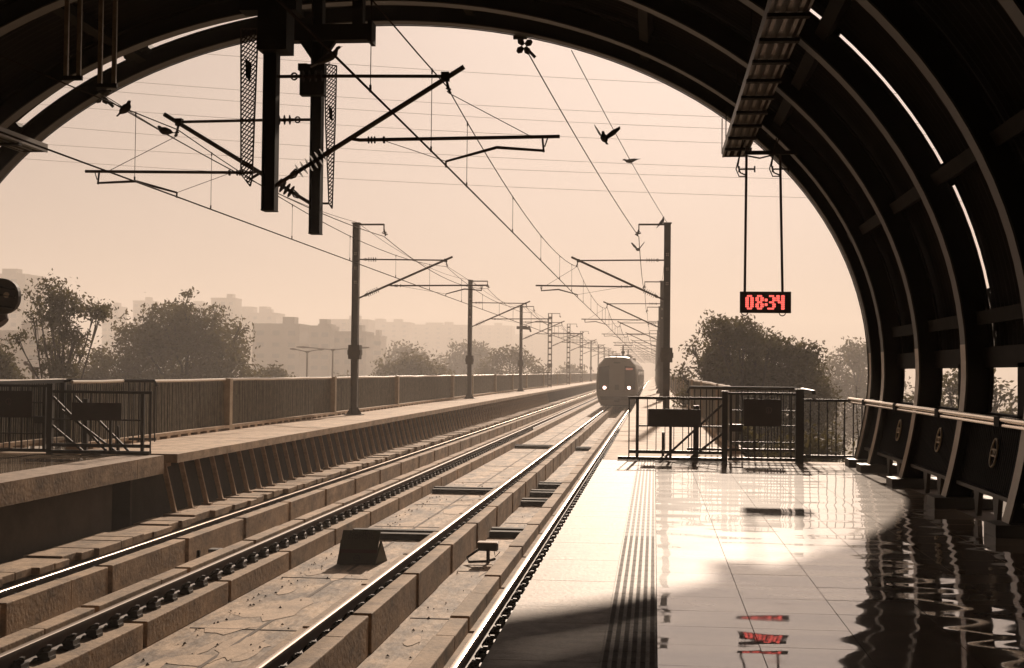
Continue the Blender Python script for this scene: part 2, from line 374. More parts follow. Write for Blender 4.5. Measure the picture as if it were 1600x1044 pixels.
# text helper
def text_mesh(name, s, size, m, parent, loc, rotx=PI/2, ext=.002, align='CENTER'):
    cu = bpy.data.curves.new('lettering', 'FONT'); cu.body = s; cu.size = size; cu.extrude = ext; cu.align_x = align; cu.align_y = 'CENTER'; cu.offset = .0015 * (size / .1)
    ob = bpy.data.objects.new('tmp', cu); col.objects.link(ob)
    dg = bpy.context.evaluated_depsgraph_get(); me = bpy.data.meshes.new_from_object(ob.evaluated_get(dg))
    bpy.data.objects.remove(ob)
    me.materials.clear(); me.materials.append(M[m]); o = bpy.data.objects.new(name, me); col.objects.link(o); o.parent = parent
    o.location = Vector(loc) - OFF[parent.name]; o.rotation_euler = (rotx, 0, 0); return o

# stop board between the tracks
bx, by = -4.80, 22.8
t = empty('stop_board', (bx, by, ZD), 'low tilted olive board with a dark red band, standing between the tracks', 'sign')
tl = R(16); W2 = .33
def bp(x, h, d=0): return (bx + x, by + h * math.sin(tl) + d * math.cos(tl), ZD + .004 + h * math.cos(tl) - d * math.sin(tl))
def slab(mb, pts, d0, d1):
    n = len(pts); vs = [bp(x, h, d0) for x, h in pts] + [bp(x, h, d1) for x, h in pts]
    mb.add(vs, [tuple(range(n)), tuple(range(2*n-1, n-1, -1))] + [(i, i+n, (i+1) % n + n, (i+1) % n) for i in range(n)])
mb = MB(); slab(mb, [(-.36, 0), (.28, 0), (.34, .56), (-.29, .56)], 0, .02); slab(mb, [(-.31, .405), (.325, .405), (.325, .41), (-.31, .41)], -.004, 0)
mb.build('board', 'board', t)
mb = MB(); slab(mb, [(-.335, .185), (.30, .185), (.305, .245), (-.33, .245)], -.003, -.0005); mb.build('red_band', 'board_red', t)
mb = MB(); 
mb.add([(bx+.36,by+.14,ZD+.38),(bx+.38,by+.55,ZD+.004),(bx+.28,by+.02,ZD+.004),(bx+.33,by+.14,ZD+.38),(bx+.36,by+.56,ZD+.004),(bx+.26,by+.03,ZD+.004)],[(0,1,2),(5,4,3),(0,3,4,1),(1,4,5,2),(2,5,3,0)])
mb.build('side_stay', 'board', t); mb = MB()
mb.add([(bx-.30,by+.14,ZD+.38),(bx-.30,by+.55,ZD+.004),(bx-.33,by+.02,ZD+.004),(bx-.33,by+.14,ZD+.38),(bx-.33,by+.56,ZD+.004),(bx-.35,by+.03,ZD+.004)],[(0,1,2),(5,4,3),(0,3,4,1),(1,4,5,2),(2,5,3,0)])
mb.build('side_stay', 'board', t)
text_mesh('lettering', 'NORMAL', .095, 'board_mark', t, bp(.02, .51, -.003), PI/2 - tl)
text_mesh('lettering', 'STOPPING', .095, 'board_mark', t, bp(.02, .445, -.003), PI/2 - tl)
mb = MB()
for k in range(20):
    a, b = 2*PI*k/20, 2*PI*(k+1)/20
    slab(mb, [(-.03 + .06*math.cos(a), .10 + .055*math.sin(a)), (-.03 + .06*math.cos(b), .10 + .055*math.sin(b)), (-.03 + .045*math.cos(b), .10 + .04*math.sin(b)), (-.03 + .045*math.cos(a), .10 + .04*math.sin(a))], -.003, -.0005)
slab(mb, [(-.075, .095), (.015, .095), (.015, .108), (-.075, .108)], -.003, -.0005)
mb.build('emblem', 'board_mark', t)
# track side box (near track trough)
bx, by = -2.72, 23.3
t = empty('trackside_box', (bx, by, ZD), 'small black box with pale lid on a short post in the near track trough', 'equipment box')
mb = MB(); mb.box(bx - .16, bx + .16, by - .1, by + .12, ZD + .22, ZD + .335); mb.box(bx - .17, bx + .17, by - .105, by + .125, ZD + .335, ZD + .345); mb.build('box_body', 'clip', t)
mb = MB(); mb.box(bx - .165, bx + .165, by - .11, by + .13, ZD + .346, ZD + .362); mb.build('lid', 'white_rail', t)
mb = MB(); mb.box(bx - .025, bx + .03, by - .02, by + .03, ZD, ZD + .22); mb.build('post', 'clip', t)
mb = MB(); mb.tube([(bx - .14, by, ZD + .24), (bx - .34, by - .05, ZD + .1), (bx - .30, by - .15, ZD + .04), (bx, by - .1, ZD + .05), (bx + .12, by, ZD + .08)], .022, 6); mb.build('conduit_shape', 'clip', t)
mb = MB(); mb.tube([(bx + .1, by, ZD + .22), (bx + .13, by - .05, ZD + .12), (bx + .2, by, ZD + .2)], .008, 6); mb.build('cable', 'clip', t)
# debris bracket by the left upstand
t = MB(); t.tube([(-6.9, 21.0, ZD + .4), (-6.85, 20.8, ZD + .1), (-6.7, 20.9, ZD + .02), (-6.6, 21.1, ZD + .42)], .03, 6); t.box(-6.75, -6.45, 21.0, 21.2, ZD + .38, ZD + .43)
tag(t.build('cable_bracket', 'steel_rib', base=(-6.7, 21, ZD)), 'small bent bracket and cable in the trough of the far track', 'bracket')

# ------------------------------------------------------------------ station canopy
AX, AZ, AA, AB = -4.92, 1.6, 8.69, 6.33; NE = 2.06
def ell(t, off=0):
    # t angle from right waist (0) over apex (pi/2) to left waist (pi)
    c = math.cos(t); sn = max(0, math.sin(t)); x = AA * math.copysign(abs(c) ** (2/NE), c); z = AB * sn ** (2/NE)
    nx, nz = math.copysign(abs(c) ** (2 - 2/NE), c) / AA, sn ** (2 - 2/NE) / AB; l = math.hypot(nx, nz); nx /= l; nz /= l
    return (AX + x + nx * off, AZ + z + nz * off)
def foot(s, z, off=0):   # leg below the waist, s=+1 right
    u = (AZ - z) / (AZ - .12)
    return (AX + s * (AA + off - .24 * u ** 1.7), z)
def rib_curve(off):
    p = [foot(1, .12 + (AZ - .12) * i / 8, off) for i in range(8)]
    p += [ell(PI * i / 72, off) for i in range(73)]
    p += [foot(-1, AZ - (AZ - .12) * (i + 1) / 8, off) for i in range(8)]
    return p
can = empty('station_canopy', (AX, 12, 0), 'dark arched station roof of curved steel ribs spanning both platforms, with slatted side panels', 'station roof')
def ribbon(mb, off0, off1, y0, y1):
    a = rib_curve(off0); b = rib_curve(off1); n = len(a)
    vs = [(p[0], y0, p[1]) for p in a] + [(p[0], y0, p[1]) for p in b] + [(p[0], y1, p[1]) for p in a] + [(p[0], y1, p[1]) for p in b]
    fs = []
    for i in range(n - 1):
        fs += [(i, i+1, n+i+1, n+i), (2*n+i, 3*n+i, 3*n+i+1, 2*n+i+1), (i, 2*n+i, 2*n+i+1, i+1), (n+i, n+i+1, 3*n+i+1, 3*n+i)]
    fs += [(0, n, 3*n, 2*n), (n-1, 3*n-1, 4*n-1, 2*n-1)]
    mb.add(vs, fs)
RY = [25.2, 23.8] + [23.8 - 3.05 * k for k in range(1, 11)]
for i, y0 in enumerate(RY):
    mb = MB(); ribbon(mb, 0, .022, y0 - .135, y0 + .135)          # inner flange
    rb = mb.build('rib_flange', 'steel_rib', can)
    if i < 9:
        lp = [foot(1, .127 + (1.95 - .127) * k / 10, -.004) if .127 + (1.95 - .127) * k / 10 < AZ else ell((.127 + (1.95 - .127) * k / 10 - AZ) / AB, -.004) for k in range(11)]
        vs = [(p[0], y0 - .137, p[1]) for p in lp] + [(p[0], y0 + .137, p[1]) for p in lp] + [(p[0] + .003, y0 - .137, p[1]) for p in lp] + [(p[0] + .003, y0 + .137, p[1]) for p in lp]
        fs = []
        for k in range(10): fs += [(k, 11+k, 12+k, k+1), (22+k, 23+k, 34+k, 33+k), (k, k+1, 23+k, 22+k), (11+k, 33+k, 34+k, 12+k)]
        mb = MB(); mb.add(vs, fs); mb.build('lit_leg_skin', 'lit_leg', can)  # added thin skin, its pale colour paints light on the flange foot
    mb = MB(); ribbon(mb, .023, .31, y0 - .02, y0 + .02); ribbon(mb, .311, .33, y0 - .135, y0 + .135)
    mb.build('arch_rib', 'steel_dark', can)
for i, y0 in enumerate(RY[:9]):
    for s in (1,):
        mb = MB(); xa = AX + s * (AA - .24 - .16); xb = AX + s * (AA + .35)
        mb.box(xa, xb, y0 - .28, y0 + .22, .0, .125); mb.build('footing', 'steel_rib', can)
# corrugated roof sheets
def shell(y0, y1, off, t0, t1, step=.1, amp=.018, name='roof_sheet'):
    nt_ = max(4, int(abs(t1 - t0) / PI * 84)); ny = max(1, int(round((y1 - y0) / step)))
    vs = []; fs = []
    for j in range(ny + 1):
        yv = y0 + (y1 - y0) * j / ny; o = off + (amp if j % 2 else 0)
        for i in range(nt_ + 1):
            t = t0 + (t1 - t0) * i / nt_; x, z = ell(t, o); vs.append((x, yv, z))
    for j in range(ny):
        for i in range(nt_):
            a = j * (nt_ + 1) + i; fs.append((a, a + 1, a + nt_ + 2, a + nt_ + 1))
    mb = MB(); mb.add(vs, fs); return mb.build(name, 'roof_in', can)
TLO = .03
RS = RY[3]
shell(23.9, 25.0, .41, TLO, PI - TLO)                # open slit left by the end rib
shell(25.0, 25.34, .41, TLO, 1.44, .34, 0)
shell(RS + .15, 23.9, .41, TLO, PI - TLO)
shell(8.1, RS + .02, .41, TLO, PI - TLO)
mb = MB()
for i in range(40):
    t0 = TLO + (1.44 - TLO) * i / 40; t1 = TLO + (1.44 - TLO) * (i + 1) / 40; q = [ell(t0, .30), ell(t0, .43), ell(t1, .43), ell(t1, .30)]
    mb.add([(p[0], 25.35, p[1]) for p in q], [(0, 1, 2, 3)])
mb.build('end_closure', 'steel_dark', can)
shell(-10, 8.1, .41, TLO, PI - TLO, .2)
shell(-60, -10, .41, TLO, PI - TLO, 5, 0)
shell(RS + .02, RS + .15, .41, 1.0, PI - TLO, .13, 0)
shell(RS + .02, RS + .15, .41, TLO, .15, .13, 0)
# outer trims that close the sheet edges
mb = MB()
def purlin(mb, t, y0, y1, o0=.16, o1=.40, w=.16):
    a = ell(t, o0); b = ell(t, o1); tx = Vector((-(b[1]-a[1]), 0, b[0]-a[0])).normalized() * w / 2
    vs = []
    for yv in (y0, y1):
        for p in (a, b):
            vs += [(p[0] - tx.x, yv, p[1] - tx.z), (p[0] + tx.x, yv, p[1] + tx.z)]
    mb.add(vs, [(0,1,3,2),(4,6,7,5),(0,4,5,1),(2,3,7,6),(0,2,6,4),(1,5,7,3)])
for i in range(len(RY) - 1):
    for t in (.10, .36, .68, 1.02, 1.4, 1.74, 2.1, 2.46, 2.8, 3.04):
        mb = MB(); purlin(mb, t, RY[i+1] + .14, RY[i] - .14); mb.build('purlin', 'steel_dim', can)
for t in (.36, .68, 1.02, 1.4, 1.74, 2.1, 2.46, 2.8):   # plates that bridge the slits
    mb = MB(); purlin(mb, t, 24.9, 25.33, .30, .43, .5); mb.build('joint_plate', 'steel_dark', can)
    mb = MB(); purlin(mb, t, RS - .05, RS + .2, .335, .43, .3); mb.build('joint_plate', 'steel_dark', can)
# right side wall: slats, bottom rail, openings with mullions
for i in range(0, 8):
    ya, yb = RY[i+1] + .14, RY[i] - .14
    mb = MB(); n = int((yb - ya) / .085)
    for k in range(n + 1):
        yv = ya + (yb - ya) * k / n
        pts = [foot(1, z, .12) for z in (.34, .6, .9, 1.12)]
        for q in range(3):
            mb.bar((pts[q][0], yv, pts[q][1]), (pts[q+1][0], yv, pts[q+1][1]), .045, .045, (0, 1, 0))
    for (x, z) in [foot(1, z, .17) for z in (.36,)]: pass
    vs = []; zz = (.34, .6, .9, 1.12)
    for z in zz:
        x = foot(1, z, .16)[0]; vs += [(x, ya, z), (x, yb, z)]
    mb.add(vs, [(2*q, 2*q+1, 2*q+3, 2*q+2) for q in range(3)])
    pn = mb.build('slatted_panel', 'slat_black', can)
    x, z = foot(1, .32, .1); mb = MB(); mb.box(x - .03, x + .05, ya, yb, z - .03, z + .015); mb.build('panel_bottom_rail', 'steel_rib', can)
    mb = MB()
    for yv in (ya + (yb-ya)*.33, ya + (yb-ya)*.66): mb = MB(); x = foot(1, .2, .15)[0]; mb.add([(x-.02,yv-.14,.29),(x-.02,yv+.14,.29),(x-.02,yv+.04,0),(x-.02,yv-.04,0),(x+.03,yv-.14,.29),(x+.03,yv+.14,.29),(x+.03,yv+.04,0),(x+.03,yv-.04,0)],[(0,1,2,3),(7,6,5,4),(0,4,5,1),(3,2,6,7),(0,3,7,4),(1,5,6,2)]); mb.build('panel_foot', 'steel_rib', can)
    #mb.build('panel_foot', 'steel_rib', can)
    mb = MB(); x = foot(1, 1.2, .3)[0]
    mb.box(x - .05, x + .05, ya + .95, ya + 1.25, 1.12, 1.75); mb.box(x - .05, x + .05, ya - .1, yb + .1, 1.70, 1.95); mb.box(x - .05, x + .05, ya - .1, yb + .1, 1.1, 1.16)
    mb.build('window_mullion', 'steel_dark', can)
    if i >= 1:
        ec = foot(1, .75, .08); ey = (ya + yb) / 2 - .1; mb = MB()
        def ep(a, b): 
            z = .75 + b; return (foot(1, z, .075)[0], ey + a, z)
        ring = [ep(.135*math.cos(2*PI*k/28), .155*math.sin(2*PI*k/28)) for k in range(29)]
        mb.tube(ring, .0125, 6, False)
        for b in (-.035, .035): mb.bar(ep(-.12, b), ep(.12, b), .012, .018)
        mb.bar(ep(-.03, -.035), ep(-.03, .035), .012, .02); mb.bar(ep(.03, -.035), ep(.03, .035), .012, .02)
        mb.build('emblem', 'emblem', can)
# left side wall
mb = MB()
vs = []
for z in (.34, .7, 1.15): x = foot(-1, z, .16)[0]; vs += [(x, -8, z), (x, 24.9, z)]
mb.add(vs, [(2*q, 2*q+1, 2*q+3, 2*q+2) for q in range(2)]); mb.build('slatted_panel', 'steel_dark', can)
# end fascia tube, thin bright edge on end rib
mb = MB(); a = rib_curve(-.012)
mb.tube([(p[0], 25.34, p[1]) for p in a], .012, 6); mb.build('edge_trim', 'steel_rib', can)
# handrail
hr = empty('handrail', (3.45, 12, 1.15), 'white double tube handrail with dark joints along the right side wall', 'handrail')
x = 3.47
for i in range(8):
    ya, yb = RY[i+1] + .12, RY[i] - .12
    if i == 0: yb = 25.7
    mb = MB(); mb.tube([(x, ya, 1.165), (x, yb, 1.165)], .028, 10); mb.tube([(x, ya, 1.108), (x, yb, 1.108)], .018, 8); mb.build('tube', 'chrome', hr, smooth=False)
    mb = MB(); mb.box(x - .03, x + .16, RY[i+1] - .11, RY[i+1] + .11, 1.09, 1.19); mb.build('bracket', 'steel_dark', hr)

# ------------------------------------------------------------------ cable trays
def tray(x0, x1, ye, label):
    z = 5.35; t = empty('cable_tray', ((x0+x1)/2, ye, z), label, 'cable tray', 'cable trays under the station roof')
    pr = [(x0, z), (x0 + .03, z), (x0 + .03, z + .13), (x1 - .03, z + .13), (x1 - .03, z), (x1, z), (x1, z + .145), (x0, z + .145)]
    mb = MB(); mb.prism_y([(a, b) for a, b in pr], 0, ye); mb.build('channel', 'tray', t)
    mb = MB(); mb.box(x0 + .031, x1 - .031, ye - .03, ye - .01, z + .004, z + .128); mb.build('end_plate', 'tray', t)
    yv = ye - 1.1
    while yv > 8: mb = MB(); mb.box(x0 - .012, x1 + .012, yv - .06, yv + .06, z - .05, z - .012); mb.build('rung', 'steel_dark', t); yv -= 1.1
    for k in range(3):
        xx = x0 + .09 + k * (x1 - x0 - .18) / 2; mb = MB(); mb.box(xx - .022, xx + .022, 8, ye - .15, z + .01, z + .035); mb.build('conduit_shape', 'tray_light', t)  # added strips that stand in for light seen along the tray
    for yv in (RY[:6] if x0 > 0 else RY[4:6]):
        for xx in (x0 + .02, x1 - .02):
            s = math.sqrt(max(0, 1 - ((xx - AX) / AA) ** 2)); mb = MB(); mb.tube([(xx, yv, z + .147), (xx, yv, AZ + AB * s + .02)], .01, 6); mb.build('hanger', 'steel_dark', t)
tray(1.15, 1.57, 24.65, 'slatted cable tray running under the roof above the right platform')
tray(-11.10, -10.63, 23.7, 'boxy cable tray end jutting in at the top left edge')

# ------------------------------------------------------------------ digital clock
yk = 22.9; c = at(1196, 472.5, yk)
t = empty('digital_clock', (c.x, yk, c.z - .17), 'digital clock with red digits hanging on two rods under the roof', 'clock')
W, H = .40, .168
mb = MB(); mb.box(c.x - W, c.x + W, yk, yk + .14, c.z - H, c.z + H); mb.build('housing', 'clock', t)
mb = MB()
for (a, b, d, e) in ((-W-.006, W+.006, H-.012, H+.004), (-W-.006, W+.006, -H-.004, -H+.010), (-W-.006, -W+.012, -H, H), (W-.012, W+.006, -H, H)): mb.box(c.x + a, c.x + b, yk - .012, yk - .001, c.z + d, c.z + e)
mb.build('bezel', 'clock_edge', t)
FONT = {'0': ['01110','11011','11011','11011','11011','11011','01110'], '8': ['01110','11011','11011','01110','11011','11011','01110'],
        '3': ['01110','00011','00011','01110','00011','00011','11110'], '4': ['11011','11011','11011','01111','00011','00011','00011']}
px = .026; pz = .0335
for ch, xo in (('0', -.305), ('8', -.145), (':', -.035), ('3', .045), ('4', .185)):
    mb = MB()
    if ch == ':':
        for r_ in (1.9, 4.1):
            for cc_ in (0, .8): 
                for dz in (-.3, .3): mb.disc((c.x + xo + .035 + cc_*px, yk - .006, c.z + (3 - r_ + dz) * pz), (0, 1, 0), .014, .008, 8)
    else:
        for r_ in range(7):
            for cc_ in range(5):
                if FONT[ch][r_][cc_] == '1': mb.disc((c.x + xo + cc_ * px, yk - .006, c.z + (3 - r_) * pz), (0, 1, 0), .0165, .008, 8)
    mb.build('digit' if ch != ':' else 'colon', 'led', t)
for xo, dx in ((-.325, .015), (.275, -.05)):
    mb = MB(); xt = c.x + xo + dx; zt = 5.28 if xo < 0 else 5.15
    mb.tube([(c.x + xo, yk + .07, c.z + H), (xt, yk + .07, zt)], .021, 8); mb.build('hanger_rod', 'rust', t)
    mb = MB(); mb.tube([(c.x + xo + .05*math.cos(a*PI/8), yk + .07, c.z - H + .005 - .05*math.sin(a*PI/8)) for a in range(9)], .009, 6); mb.build('cable_loop', 'wire', t)
    mb = MB()
    zc_ = 4.9
    mb.tube([(xt - .12, yk + .05, zc_), (xt + .13, yk + .05, zc_)], .014, 6)
    for q in (-.12, .13): mb.tube([(xt + q, yk + .05, zc_ - .05), (xt + q, yk + .05, zc_ + .05)], .014, 6)
    mb.tube([(xt - .02, yk + .03, 5.4), (xt - .1, yk + .03, 5.2), (xt - .14, yk + .03, 4.95), (xt - .1, yk + .03, 4.84), (xt - .01, yk + .03, 4.80)], .013, 6)
    mb.tube([(xt - .06, yk + .03, 5.4), (xt - .12, yk + .05, 5.1), (xt - .17, yk + .03, 4.9), (xt - .12, yk + .03, 4.78), (xt - .01, yk + .03, 4.78)], .011, 6)
    mb.build('cable', 'wire', t)
mb = MB(); mb.box(c.x - .34, c.x + .5, yk + .04, yk + .1, 5.14, 5.2); mb.tube([(c.x - .3, yk + .07, 5.12), (c.x - .1, yk + .07, 5.08), (c.x + .1, yk + .07, 5.13)], .014, 6)
mb.build('cross_bar', 'steel_dark', t)

# ------------------------------------------------------------------ hanging rods top left, rounded camera housing left
for k, (xa, xb, yb_) in enumerate(((103, 123, 119), (156, 178, 131))):
    Y = 19.0; a = at(xa, yb_, Y); b = at(xb, yb_ + 1, Y)
    t = empty('hanger_frame', ((a.x + b.x)/2, Y, a.z), ['leftmost pair of hanging rods under the roof, top left', 'right pair of hanging rods under the roof, top left'][k], 'hanger', 'hanging rods under the roof')
    for p in (a, b):
        s = math.sqrt(1 - ((p.x - AX) / AA) ** 2); mb = MB(); mb.box(p.x - .03, p.x + .03, Y - .02, Y + .02, p.z, AZ + AB * s + .3); mb.build('rod', 'rod', t)
    mb = MB(); mb.box(a.x - .05, b.x + .05, Y - .03, Y + .03, a.z - .06, a.z); mb.build('cross_bar', 'steel_dark', t)
p = at(0, 463, 21)
t = empty('platform_loudspeaker', (p.x - .06, 21, p.z - .3), 'dark rounded hanging unit cut off by the left edge of the picture', 'hanging unit')
mb = MB(); n = 28; prof = []
for k in range(n):
    a = 2*PI*k/n; prof.append((p.x - .06 + .36 * (abs(math.cos(a))**.8) * (1 if math.cos(a) > 0 else -1), p.z + .285 * (abs(math.sin(a))**.85) * (1 if math.sin(a) > 0 else -1)))
mb.prism_y(prof, 21, 21.1); mb.build('case', 'camera_box', t)
mb = MB(); 
for dz in (.14, .02, -.16): mb.tube([(p.x - .35, 20.99, p.z + dz + .03), (p.x + .02, 20.985, p.z + dz), (p.x + .24, 20.99, p.z + dz - .03)], .016, 6)
mb.build('ridge', 'steel_dark', t); mb = MB(); mb.disc((p.x + .11, 20.99, p.z + .02), (0, 1, 0), .045, .03); mb.build('lens', 'emblem', t)
mb = MB(); mb.tube([(p.x - .25, 21.2, p.z - .2), (p.x - .05, 21.2, p.z - .42)], [.3, .12], 16); mb.build('lower_cover', 'rust', t)
mb = MB(); mb.tube([(p.x - .3, 21.08, p.z + .2), (p.x - .3, 21.08, 6.0)], .03, 8); mb.build('drop_rod', 'steel_dark', t)

# ------------------------------------------------------------------ gates and railings at platform ends
def P(x, y, z): return Vector((x, y, z))
def gate_set(sg, X0, side):
    """X0 lateral of the main post; sg=+1 builds away from the tracks to +x."""
    Y = 25.72 if side else 24.85
    L = lambda x: X0 + sg * x
    lab = 'right' if side else 'left'
    t = empty('end_railing', (L(-.9), Y, 0), ['black railing with diagonal stays and long dark panel at the far left platform end', 'black railing with diagonal stays and long dark panel beside the near track'][side], 'railing', 'railings at the platform ends')
    mb = MB(); mb.bar(L_ := P(L(-1.74 if side else -1.92), Y, 1.135), P(L(0), Y, 1.135), .05, .05); mb.build('top_rail', 'steel_rib' if side else 'gate', t)
    E = -1.72 if side else -1.90
    mb = MB(); mb.bar(P(L(E), Y, .475), P(L(0), Y, .60), .001, .001) if False else None
    mb.bar(P(L(E + .12), Y, .63), P(L(0), Y, .63), .03, .03); mb.bar(P(L(E), Y, .16), P(L(0), Y, .16), .045, .06)
    mb.bar(P(L(E - .2 if side else E), Y, .04), P(L(0), Y, .04), .12, .06); mb.build('lower_rails', 'gate', t)
    for xx, w in ((E, .022), (E + .15, .055), (E + .75, .05)):
        mb = MB(); mb.bar(P(L(xx), Y, .04), P(L(xx), Y, 1.12 if xx < E + .5 else .64), w, w); mb.build('post', 'gate', t)
    xx = E + .33
    while xx < -.06:
        mb = MB(); mb.bar(P(L(xx), Y, .16), P(L(xx), Y, 1.12), .014, .014); xx += .16; mb.build('bar', 'gate', t)
    mb = MB(); a, b = (-1.38, -.44) if side else (-1.36, -.42); mb.box(L(a), L(b), Y - .035, Y - .02, .62, .94); mb.build('dark_panel', 'panel', t)
    for (xa, za, xb, yb2) in ((-.02, 1.05, -1.08, 1.2), (-.02, .52, -.62, .7)) + (() if side else ((-.45, 1.05, -1.5, 1.2), (-.2, .8, -1.25, 1.3))):
        mb = MB(); mb.bar(P(L(xa), Y + .03, za), P(L(xb), Y + .03 - .0, .05), .04, .04); mb.build('stay', 'stay', t)
    mb = MB(); mb.box(L(-.55), L(-.85), Y + .3, Y + .6, .0, .05); mb.bar(P(L(-.5), Y + .4, 0), P(L(-.5), Y + .4, 1.0), .1, .08); mb.bar(P(L(-1.1), Y + .5, 0), P(L(-1.1), Y + .5, .5), .05, .05); mb.build('rear_frame', 'gate', t)
    # main gate
    t = empty('platform_end_gate', (L(.6), Y, 0), ['black barred gate with square panel, cut off by the left picture edge', 'black barred gate with square maroon panel at the end of the right platform'][side], 'gate', 'gates at the platform ends')
    for xx, zt, w in ((0, 1.26, .10), (1.33, 1.31, .14)):
        mb = MB(); mb.box(L(xx) - w/2, L(xx) + w/2, Y - w/2, Y + w/2, 0, zt); mb.box(L(xx) - w/2 - .01, L(xx) + w/2 + .01, Y - w/2 - .01, Y + w/2 + .01, zt, zt + .02); mb.build('gate_post', 'gate', t)
    mb = MB(); mb.bar(P(L(.06), Y, 1.235), P(L(1.26), Y, 1.235), .045, .045)
    mb.bar(P(L(.11), Y, .06), P(L(.11), Y, 1.22), .045, .05); mb.bar(P(L(.06), Y, .055), P(L(1.26), Y, .055), .05, .06); mb.build('gate_frame', 'gate', t)
    mb = MB()
    for xx in (.31, .54, .77, 1.0, 1.18): mb.bar(P(L(xx), Y, .08), P(L(xx), Y, 1.22), .026, .026)
    for xx in (.2, .425, .655, .885, 1.09): mb.bar(P(L(xx), Y, .08), P(L(xx), Y, 1.22), .012, .012)
    for zz in (.36, .66, .93): mb.bar(P(L(.1), Y, zz), P(L(1.26), Y, zz), .022, .022)
    mb.build('gate_bars', 'gate', t)
    mb = MB(); mb.box(L(.33), L(.99), Y - .045, Y - .025, .66, 1.14); pn = mb.build('sign_panel', 'panel', t)
    mb = MB(); cx, cz = L(.78), .94
    mb.tube([(cx + .05*math.cos(k*PI/10), Y - .05, cz + .055*math.sin(k*PI/10)) for k in range(21)], .007, 6, False); mb.bar((cx, Y - .05, cz - .06), (cx, Y - .05, cz + .04), .012, .008); mb.bar((cx, Y-.05, cz), (cx + .04, Y-.05, cz - .06), .01, .008)
    mb.build('figure_mark', 'panel2', pn)
    mb = MB(); mb.box(L(.08), L(.31), Y - .05, Y + .04, .55, .68); mb.build('lock_box', 'gate', t)
    # railing continuing outwards
    t = empty('side_railing', (L(2), Y, 0), ['thin barred railing left of the far gate', 'thin barred railing between the right gate and the canopy foot'][side], 'railing', 'railings at the platform ends')
    mb = MB(); mb.bar(P(L(1.4), Y, 1.13), P(L(2.75), Y, 1.13), .045, .045); mb.build('top_rail', 'gate', t); mb = MB(); mb.bar(P(L(1.4), Y, .12), P(L(2.75), Y, .12), .05, .06); mb.build('rails', 'gate', t)
    xx = 1.52
    while xx < 2.72: mb = MB(); mb.bar(P(L(xx), Y, .1), P(L(xx), Y, 1.12), .02, .02); xx += .152; mb.build('bar', 'gate', t)
    # rear railing enclosing the landing
    t = empty('landing_railing', (L(.5), 28, 0), ['taller dark railing standing behind the far left gate', 'taller dark railing standing behind the right gate'][side], 'railing', 'railings at the platform ends')
    Yr = 28.0 if side else 28.4; mb = MB()
    xa, xb = (-.62, 1.6) if side else (-.72, 1.3)
    mb.tube([P(L(xa), Yr, 1.2), P(L(xa + .05), Yr, 1.31), P(L(xb - .1), Yr, 1.31), P(L(xb + .05), Yr, 1.25)], .035, 8); mb.build('top_rail', 'gate', t); mb = MB(); mb.bar(P(L(xa), Yr, .1), P(L(xb), Yr, .1), .05, .05); mb.build('rails', 'gate', t)
    xx = xa + .03
    while xx < xb: mb = MB(); mb.bar(P(L(xx), Yr, .05), P(L(xx), Yr, 1.3), .022, .022); xx += .115; mb.build('bar', 'gate', t)
    mb = MB(); mb.bar(P(L(xb), Yr, .1), P(L(xb), Yr, 1.28), .09, .09); mb.bar(P(L(xb), Y + .2, 1.27), P(L(xb), Yr, 1.29), .06, .07); mb.build('corner_post', 'gate', t)
gate_set(1, 1.275, 1)
gate_set(-1, -11.0, 0)

# ------------------------------------------------------------------ parapet fences
def fence(x, sg, y_start, posts, label):
    t = empty('parapet_fence', (x, y_start, 0), label, 'fence', 'slatted fences along the viaduct')
    ys = [y_start] + posts
    for i in range(len(ys) - 1):
        ya, yb = ys[i] + .1, ys[i+1] - .1
        pitch = .10 if ya < 58 else (.17 if ya < 120 else .4)
        mb = MB(); n = int((yb - ya) / pitch)
        for k in range(n + 1):
            yv = ya + (yb - ya) * k / n; d = random.uniform(-.006, .006)
            mb.box(x - .005 + d, x + .005 + d, yv - pitch*.17, yv + pitch*.17, .12, 1.27)
        mb.build('slat_panel', 'slat', t)
        n = max(2, int((yb - ya) / 1.2)); mb = MB()
        pts = [(x + random.uniform(-.012, .012), ya + (yb - ya) * k / n, 1.30 + random.uniform(-.012, .012)) for k in range(n + 1)]
        mb.tube(pts, .034, 8); mb.build('top_rail', 'white_rail', t)
    mb = MB(); mb.box(x + sg * .05, x + sg * .06, y_start, posts[-1], .1, 1.25); mb.build('mesh_screen', 'fence_back', t)
    for y0 in posts:
        mb = MB(); mb.box(x - .02 - (.06), x + .06 + .08, y0 - .12, y0 + .12, .0, 1.33); mb.build('post', 'post', t)
    for i in range(len(ys) - 1):
        ya, yb = ys[i] + .13, ys[i+1] - .13; pr = [(yb, .06), (yb, .13), (ya, .13)]; yy = ya
        while yy < yb - .7 and yb < 140: pr += [(yy, -.003), (yy + .2, -.003), (yy + .2, .06), (yy + .7, .06)]; yy += .7
        if yb >= 140 or len(pr) < 5: pr = [(yb, 0), (yb, .13), (ya, .13), (ya, 0)]
        n = len(pr); vs = [(x - .12, p, q) for p, q in pr] + [(x + .14, p, q) for p, q in pr]
        mb = MB(); mb.add(vs, [tuple(range(n)), tuple(range(2*n-1, n-1, -1))] + [(j, j+n, (j+1) % n + n, (j+1) % n) for j in range(n)]); mb.build('kerb', 'conc_light', t)
pp = [35.5, 47.5, 59.5, 76.2, 84.4, 97, 109, 121, 140, 160, 185, 215, 260, 320, 400]
fence(-11.0, -1, 25.7, pp, 'long slatted parapet fence with white top rail along the left side of the viaduct')
fence(-12.35, -1, 20.0, [29.6], 'short fence section showing behind the far left gate, at the picture edge')
fence(1.62, 1, 28.2, pp, 'slatted parapet fence receding behind the right gate')

